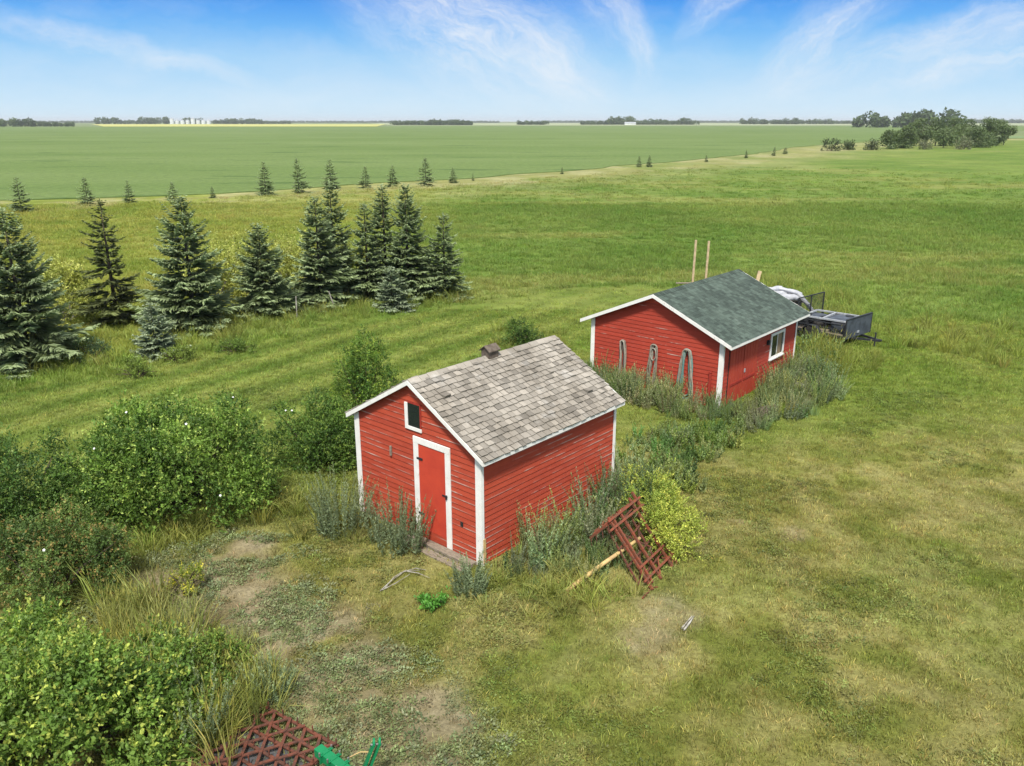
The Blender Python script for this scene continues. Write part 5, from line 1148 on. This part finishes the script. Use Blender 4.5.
def tarps():
    c = at_y(781, 292, 34.2); c = np.array([c[0], c[1], 0]); r = np.random.default_rng(9)
    sp = empty('scrap_pile', tuple(c), .6, 'dark pile of scrap boards behind the larger shed under the grey tarps', 'scrap pile'); zt = 1.25; m = MB()
    for i in range(26):
        z = .06 + zt * i / 26; a = r.normal(0, .25) + (1.57 if i % 4 == 3 else 0); L = r.uniform(.8, 1.25) * (.7 if i % 4 == 3 else 1); o_ = Vector((r.normal(0, .12), r.normal(0, .18), z)); d = Vector((math.cos(a), math.sin(a), 0)) * L
        m.beam(o_ - d, o_ + d, r.uniform(.12, .3), .05, t=1)
    for k in range(5): m.beam((-1.1 + .5 * k, -.35, .0), (-1.05 + .5 * k, -.30, 1.2), .08, .1); m.beam((-1.1 + .5 * k, .35, .0), (-1.05 + .5 * k, .3, 1.2), .08, .1)
    m.build('boards', M['old_wood'], sp)
    tb = empty('tarp_bundle', (c[0], c[1], zt), .6, 'crumpled grey white tarps rolled on top of the scrap pile past the green roof', 'tarp')
    def roll(pts, rad, nm, mat='tarp'):
        pts = [Vector(p) for p in pts]; V = []; F = []; n = 14; m = 26; P = []
        for i in range(m + 1):
            t = i / m * (len(pts) - 1); k = min(int(t), len(pts) - 2); P.append(pts[k].lerp(pts[k + 1], t - k))
        for i, p in enumerate(P):
            d = (P[min(i + 1, m)] - P[max(i - 1, 0)]).normalized(); sx = d.cross(Vector((0, 0, 1))).normalized(); up = sx.cross(d)
            for k in range(n):
                a = 6.283 * k / n; w = rad * (1 + .35 * (vnoise(i * .45, k * .9 % n, 3 + int(rad * 99)) - .5) + .12 * math.sin(k * 2.1 + i * .4)) * (1 if 0 < i < m else .5)
                V.append(tuple(p + sx * math.cos(a) * w * 1.2 + up * math.sin(a) * w * .75))
        for i in range(m):
            for k in range(n): F.append((i * n + k, i * n + (k + 1) % n, (i + 1) * n + (k + 1) % n, (i + 1) * n + k))
        F += [tuple(range(n))[::-1], tuple(m * n + k for k in range(n))]
        b = MB(); b.add(V, F); b.build(nm, M[mat], tb, smooth=True)
    roll([(-1.0, -.1, .22), (-.3, .1, .30), (.6, .0, .26), (1.1, -.15, .12)], .22, 'roll'); roll([(-.9, .35, .2), (.1, .4, .32), (.9, .25, .2)], .2, 'roll')
    roll([(-.9, -.42, .14), (0, -.35, .2), (.8, -.45, .1)], .19, 'roll'); roll([(-.35, .5, .42), (.0, .0, .50), (.45, -.45, .34), (.8, -.85, -.15), (.95, -1., -.45)], .11, 'loose_strip'); roll([(-1.05, .2, .36), (-.6, .1, .50), (.2, .2, .5)], .13, 'fold')
    wr = empty('wire_roll', tuple(at_y(803, 320, 33.0) * np.array([1, 1, 0])), .4, 'dark rolled wire mesh standing between the scrap pile and trailer', 'wire roll')
    for k in range(9):
        m = MB(); m.tube([(.30 * math.cos(a), .30 * math.sin(a), .08 + .11 * k + .01 * math.sin(3 * a)) for a in np.linspace(0, 6.283, 25)], .014, 5, False); m.build('hoop', M['black_metal'], wr)
    m = MB()
    for k in range(18): a = 6.283 * k / 18; m.tube([(.30 * math.cos(a), .30 * math.sin(a), .0), (.30 * math.cos(a), .30 * math.sin(a), 1.0)], .010, 4, False)
    m.build('wires', M['black_metal'], wr)
tarps()
# (bags in the trailer follow below)
# poles and planks behind the larger shed
for u, v, lab in ((696, 240, 'left one of two upright wooden poles behind the green roof'), (709, 241, 'right one of two upright wooden poles behind the green roof')):
    top = at_y(u, v, 32.4); rt = empty('wooden_pole', (top[0] - .05, top[1], 0), 0, lab, 'pole', 'upright poles behind the larger shed'); m = MB(); m.beam((0, 0, -.1), (.05, 0, top[2]), .085, .05, (0, 1, 0)); m.build('shaft', M['lumber'], rt, bevel=.006)
a, b = at_y(676, 283, 32.3), at_y(699, 283, 32.3); rt = empty('pale_plank', tuple(a), 0, 'grey plank lying level against the two upright poles, just above the roof', 'plank'); m = MB(); m.beam((0, 0, 0), b - a, .10, .04); m.build('board', M['old_wood'], rt, bevel=.004)
b = at_y(760, 271, 31.2); a = np.array([8.75, 30.6, .0]); rt = empty('pale_plank', tuple(a), 0, 'pale board leaning up behind the peak of the green roof', 'plank'); m = MB(); m.beam((0, 0, 0), b - a, .14, .04, (0, 1, 0)); m.build('board', M['lumber'], rt, bevel=.004)
# stones, log, sticks, stakes
def rock(label, p, s, mat, seed, name='stone', cat='stone', flat=.7):
    r = np.random.default_rng(seed); import bmesh; bm = bmesh.new(); bmesh.ops.create_icosphere(bm, subdivisions=3, radius=1)
    for v in bm.verts: k = 1 + .5 * (fbm(v.co.x * 1.6 + seed, v.co.y * 1.6 + v.co.z, seed, 3) - .5) ; v.co = Vector((v.co.x * s * k * 1.2, v.co.y * s * k * .85, v.co.z * s * k * flat))
    me = bpy.data.meshes.new(name); bm.to_mesh(me); bm.free(); me.materials.append(M[mat]); o = bpy.data.objects.new(name, me); col.objects.link(o); o.location = (p[0], p[1], s * flat * .55); return tag(o, label, cat)
Mt = Matrix.Rotation(TY, 3, 'Z')
for k, (bx_, by_, bs_, lab) in enumerate(((.55, .1, .30, 'lumpy black bag in the trailer behind the middle of its end panel'), (1.35, -.45, .34, 'largest lumpy black bag in the trailer, near its weedy side'), (1.3, .5, .28, 'lumpy black bag at the far side of the trailer under the pale rack'))):
    q = Mt @ Vector((bx_, by_, 0)); o = rock(lab, (TC[0] + q.x, TC[1] + q.y), bs_, 'dark_rubber', 21 + k, 'black_bag', 'bag', .75); o.location.z = .462 + bs_ * .62
rock('whitish stone at the right edge of the weeds near the larger shed', gnd(797, 391), .26, 'stone', 3)
p = gnd(764, 417); lg = empty('log', (p[0], p[1], .16), .5, 'short brown log in the weeds before the larger shed doors', 'log'); MB().tube([(-.42, 0, 0), (0, .02, .02), (.42, 0, .05)], [.16, .155, .15], 12).build('trunk', M['bark'], lg)
def sticks(label, pts, name, cat, mat, rad, z=.05):
    o = gnd(*pts[0][0]); rt = empty(name, (o[0], o[1], 0), 0, label, cat); m = MB()
    for s in pts: m.tube([gnd(u, v, z + .05 * (i % 2)) - o for i, (u, v) in enumerate(s)], [rad] * (len(s) - 1) + [rad * .4], 6, False)
    m.build('twigs', M[mat], rt)
sticks('grey dead branch with fine twigs on the lawn before the doorstep', [((380, 591), (392, 580), (405, 571), (420, 570)), ((385, 588), (394, 577), (407, 569)), ((382, 590), (396, 583), (410, 574)), ((405, 571), (418, 573), (430, 578)), ((400, 573), (416, 568), (426, 570))], 'dead_branch', 'branch', 'pale_bark', .009)
sticks('white forked stick on the dry patch in front of the tipped harrow', [((684, 630), (690, 622), (694, 616)), ((682, 628), (692, 616))], 'dry_stick', 'stick', 'pale_bark', .018)
for px, h, ln, lab in (((297, 318), 1.0, .03, 'short grey stake in the grass before the overlapping spruces'), ((336, 310), .9, -.28, 'white leaning stake in the grass right of the grey stake')):
    p = gnd(*px); rt = empty('wooden_stake', (p[0], p[1], 0), 0, lab, 'stake'); m = MB(); m.beam((0, 0, -.1), (ln, 0, h), .05, .04, (0, 1, 0)); m.build('shaft', M['pale_bark'], rt, bevel=.004)

# ------------------------------------------------------------------ air
def haze():
    me = bpy.data.meshes.new('haze'); b = MB(); b.box((-11900, -250, -1.5), (11900, 13900, 40)); o = b.build('haze', bpy.data.materials.new('haze_air'))
    m = o.data.materials[0]; m.use_nodes = True; nt = m.node_tree; nt.nodes.clear(); out = nt.nodes.new('ShaderNodeOutputMaterial'); v = nt.nodes.new('ShaderNodeVolumePrincipled')
    v.inputs['Color'].default_value = (.96, .98, 1.0, 1); v.inputs['Density'].default_value = HAZE; v.inputs['Anisotropy'].default_value = .1; nt.links.new(v.outputs[0], out.inputs['Volume']); tag(o, kind='stuff'); o['label'] = 'thin pale summer haze over the fields'; o['category'] = 'haze'
HAZE = .0001
haze()
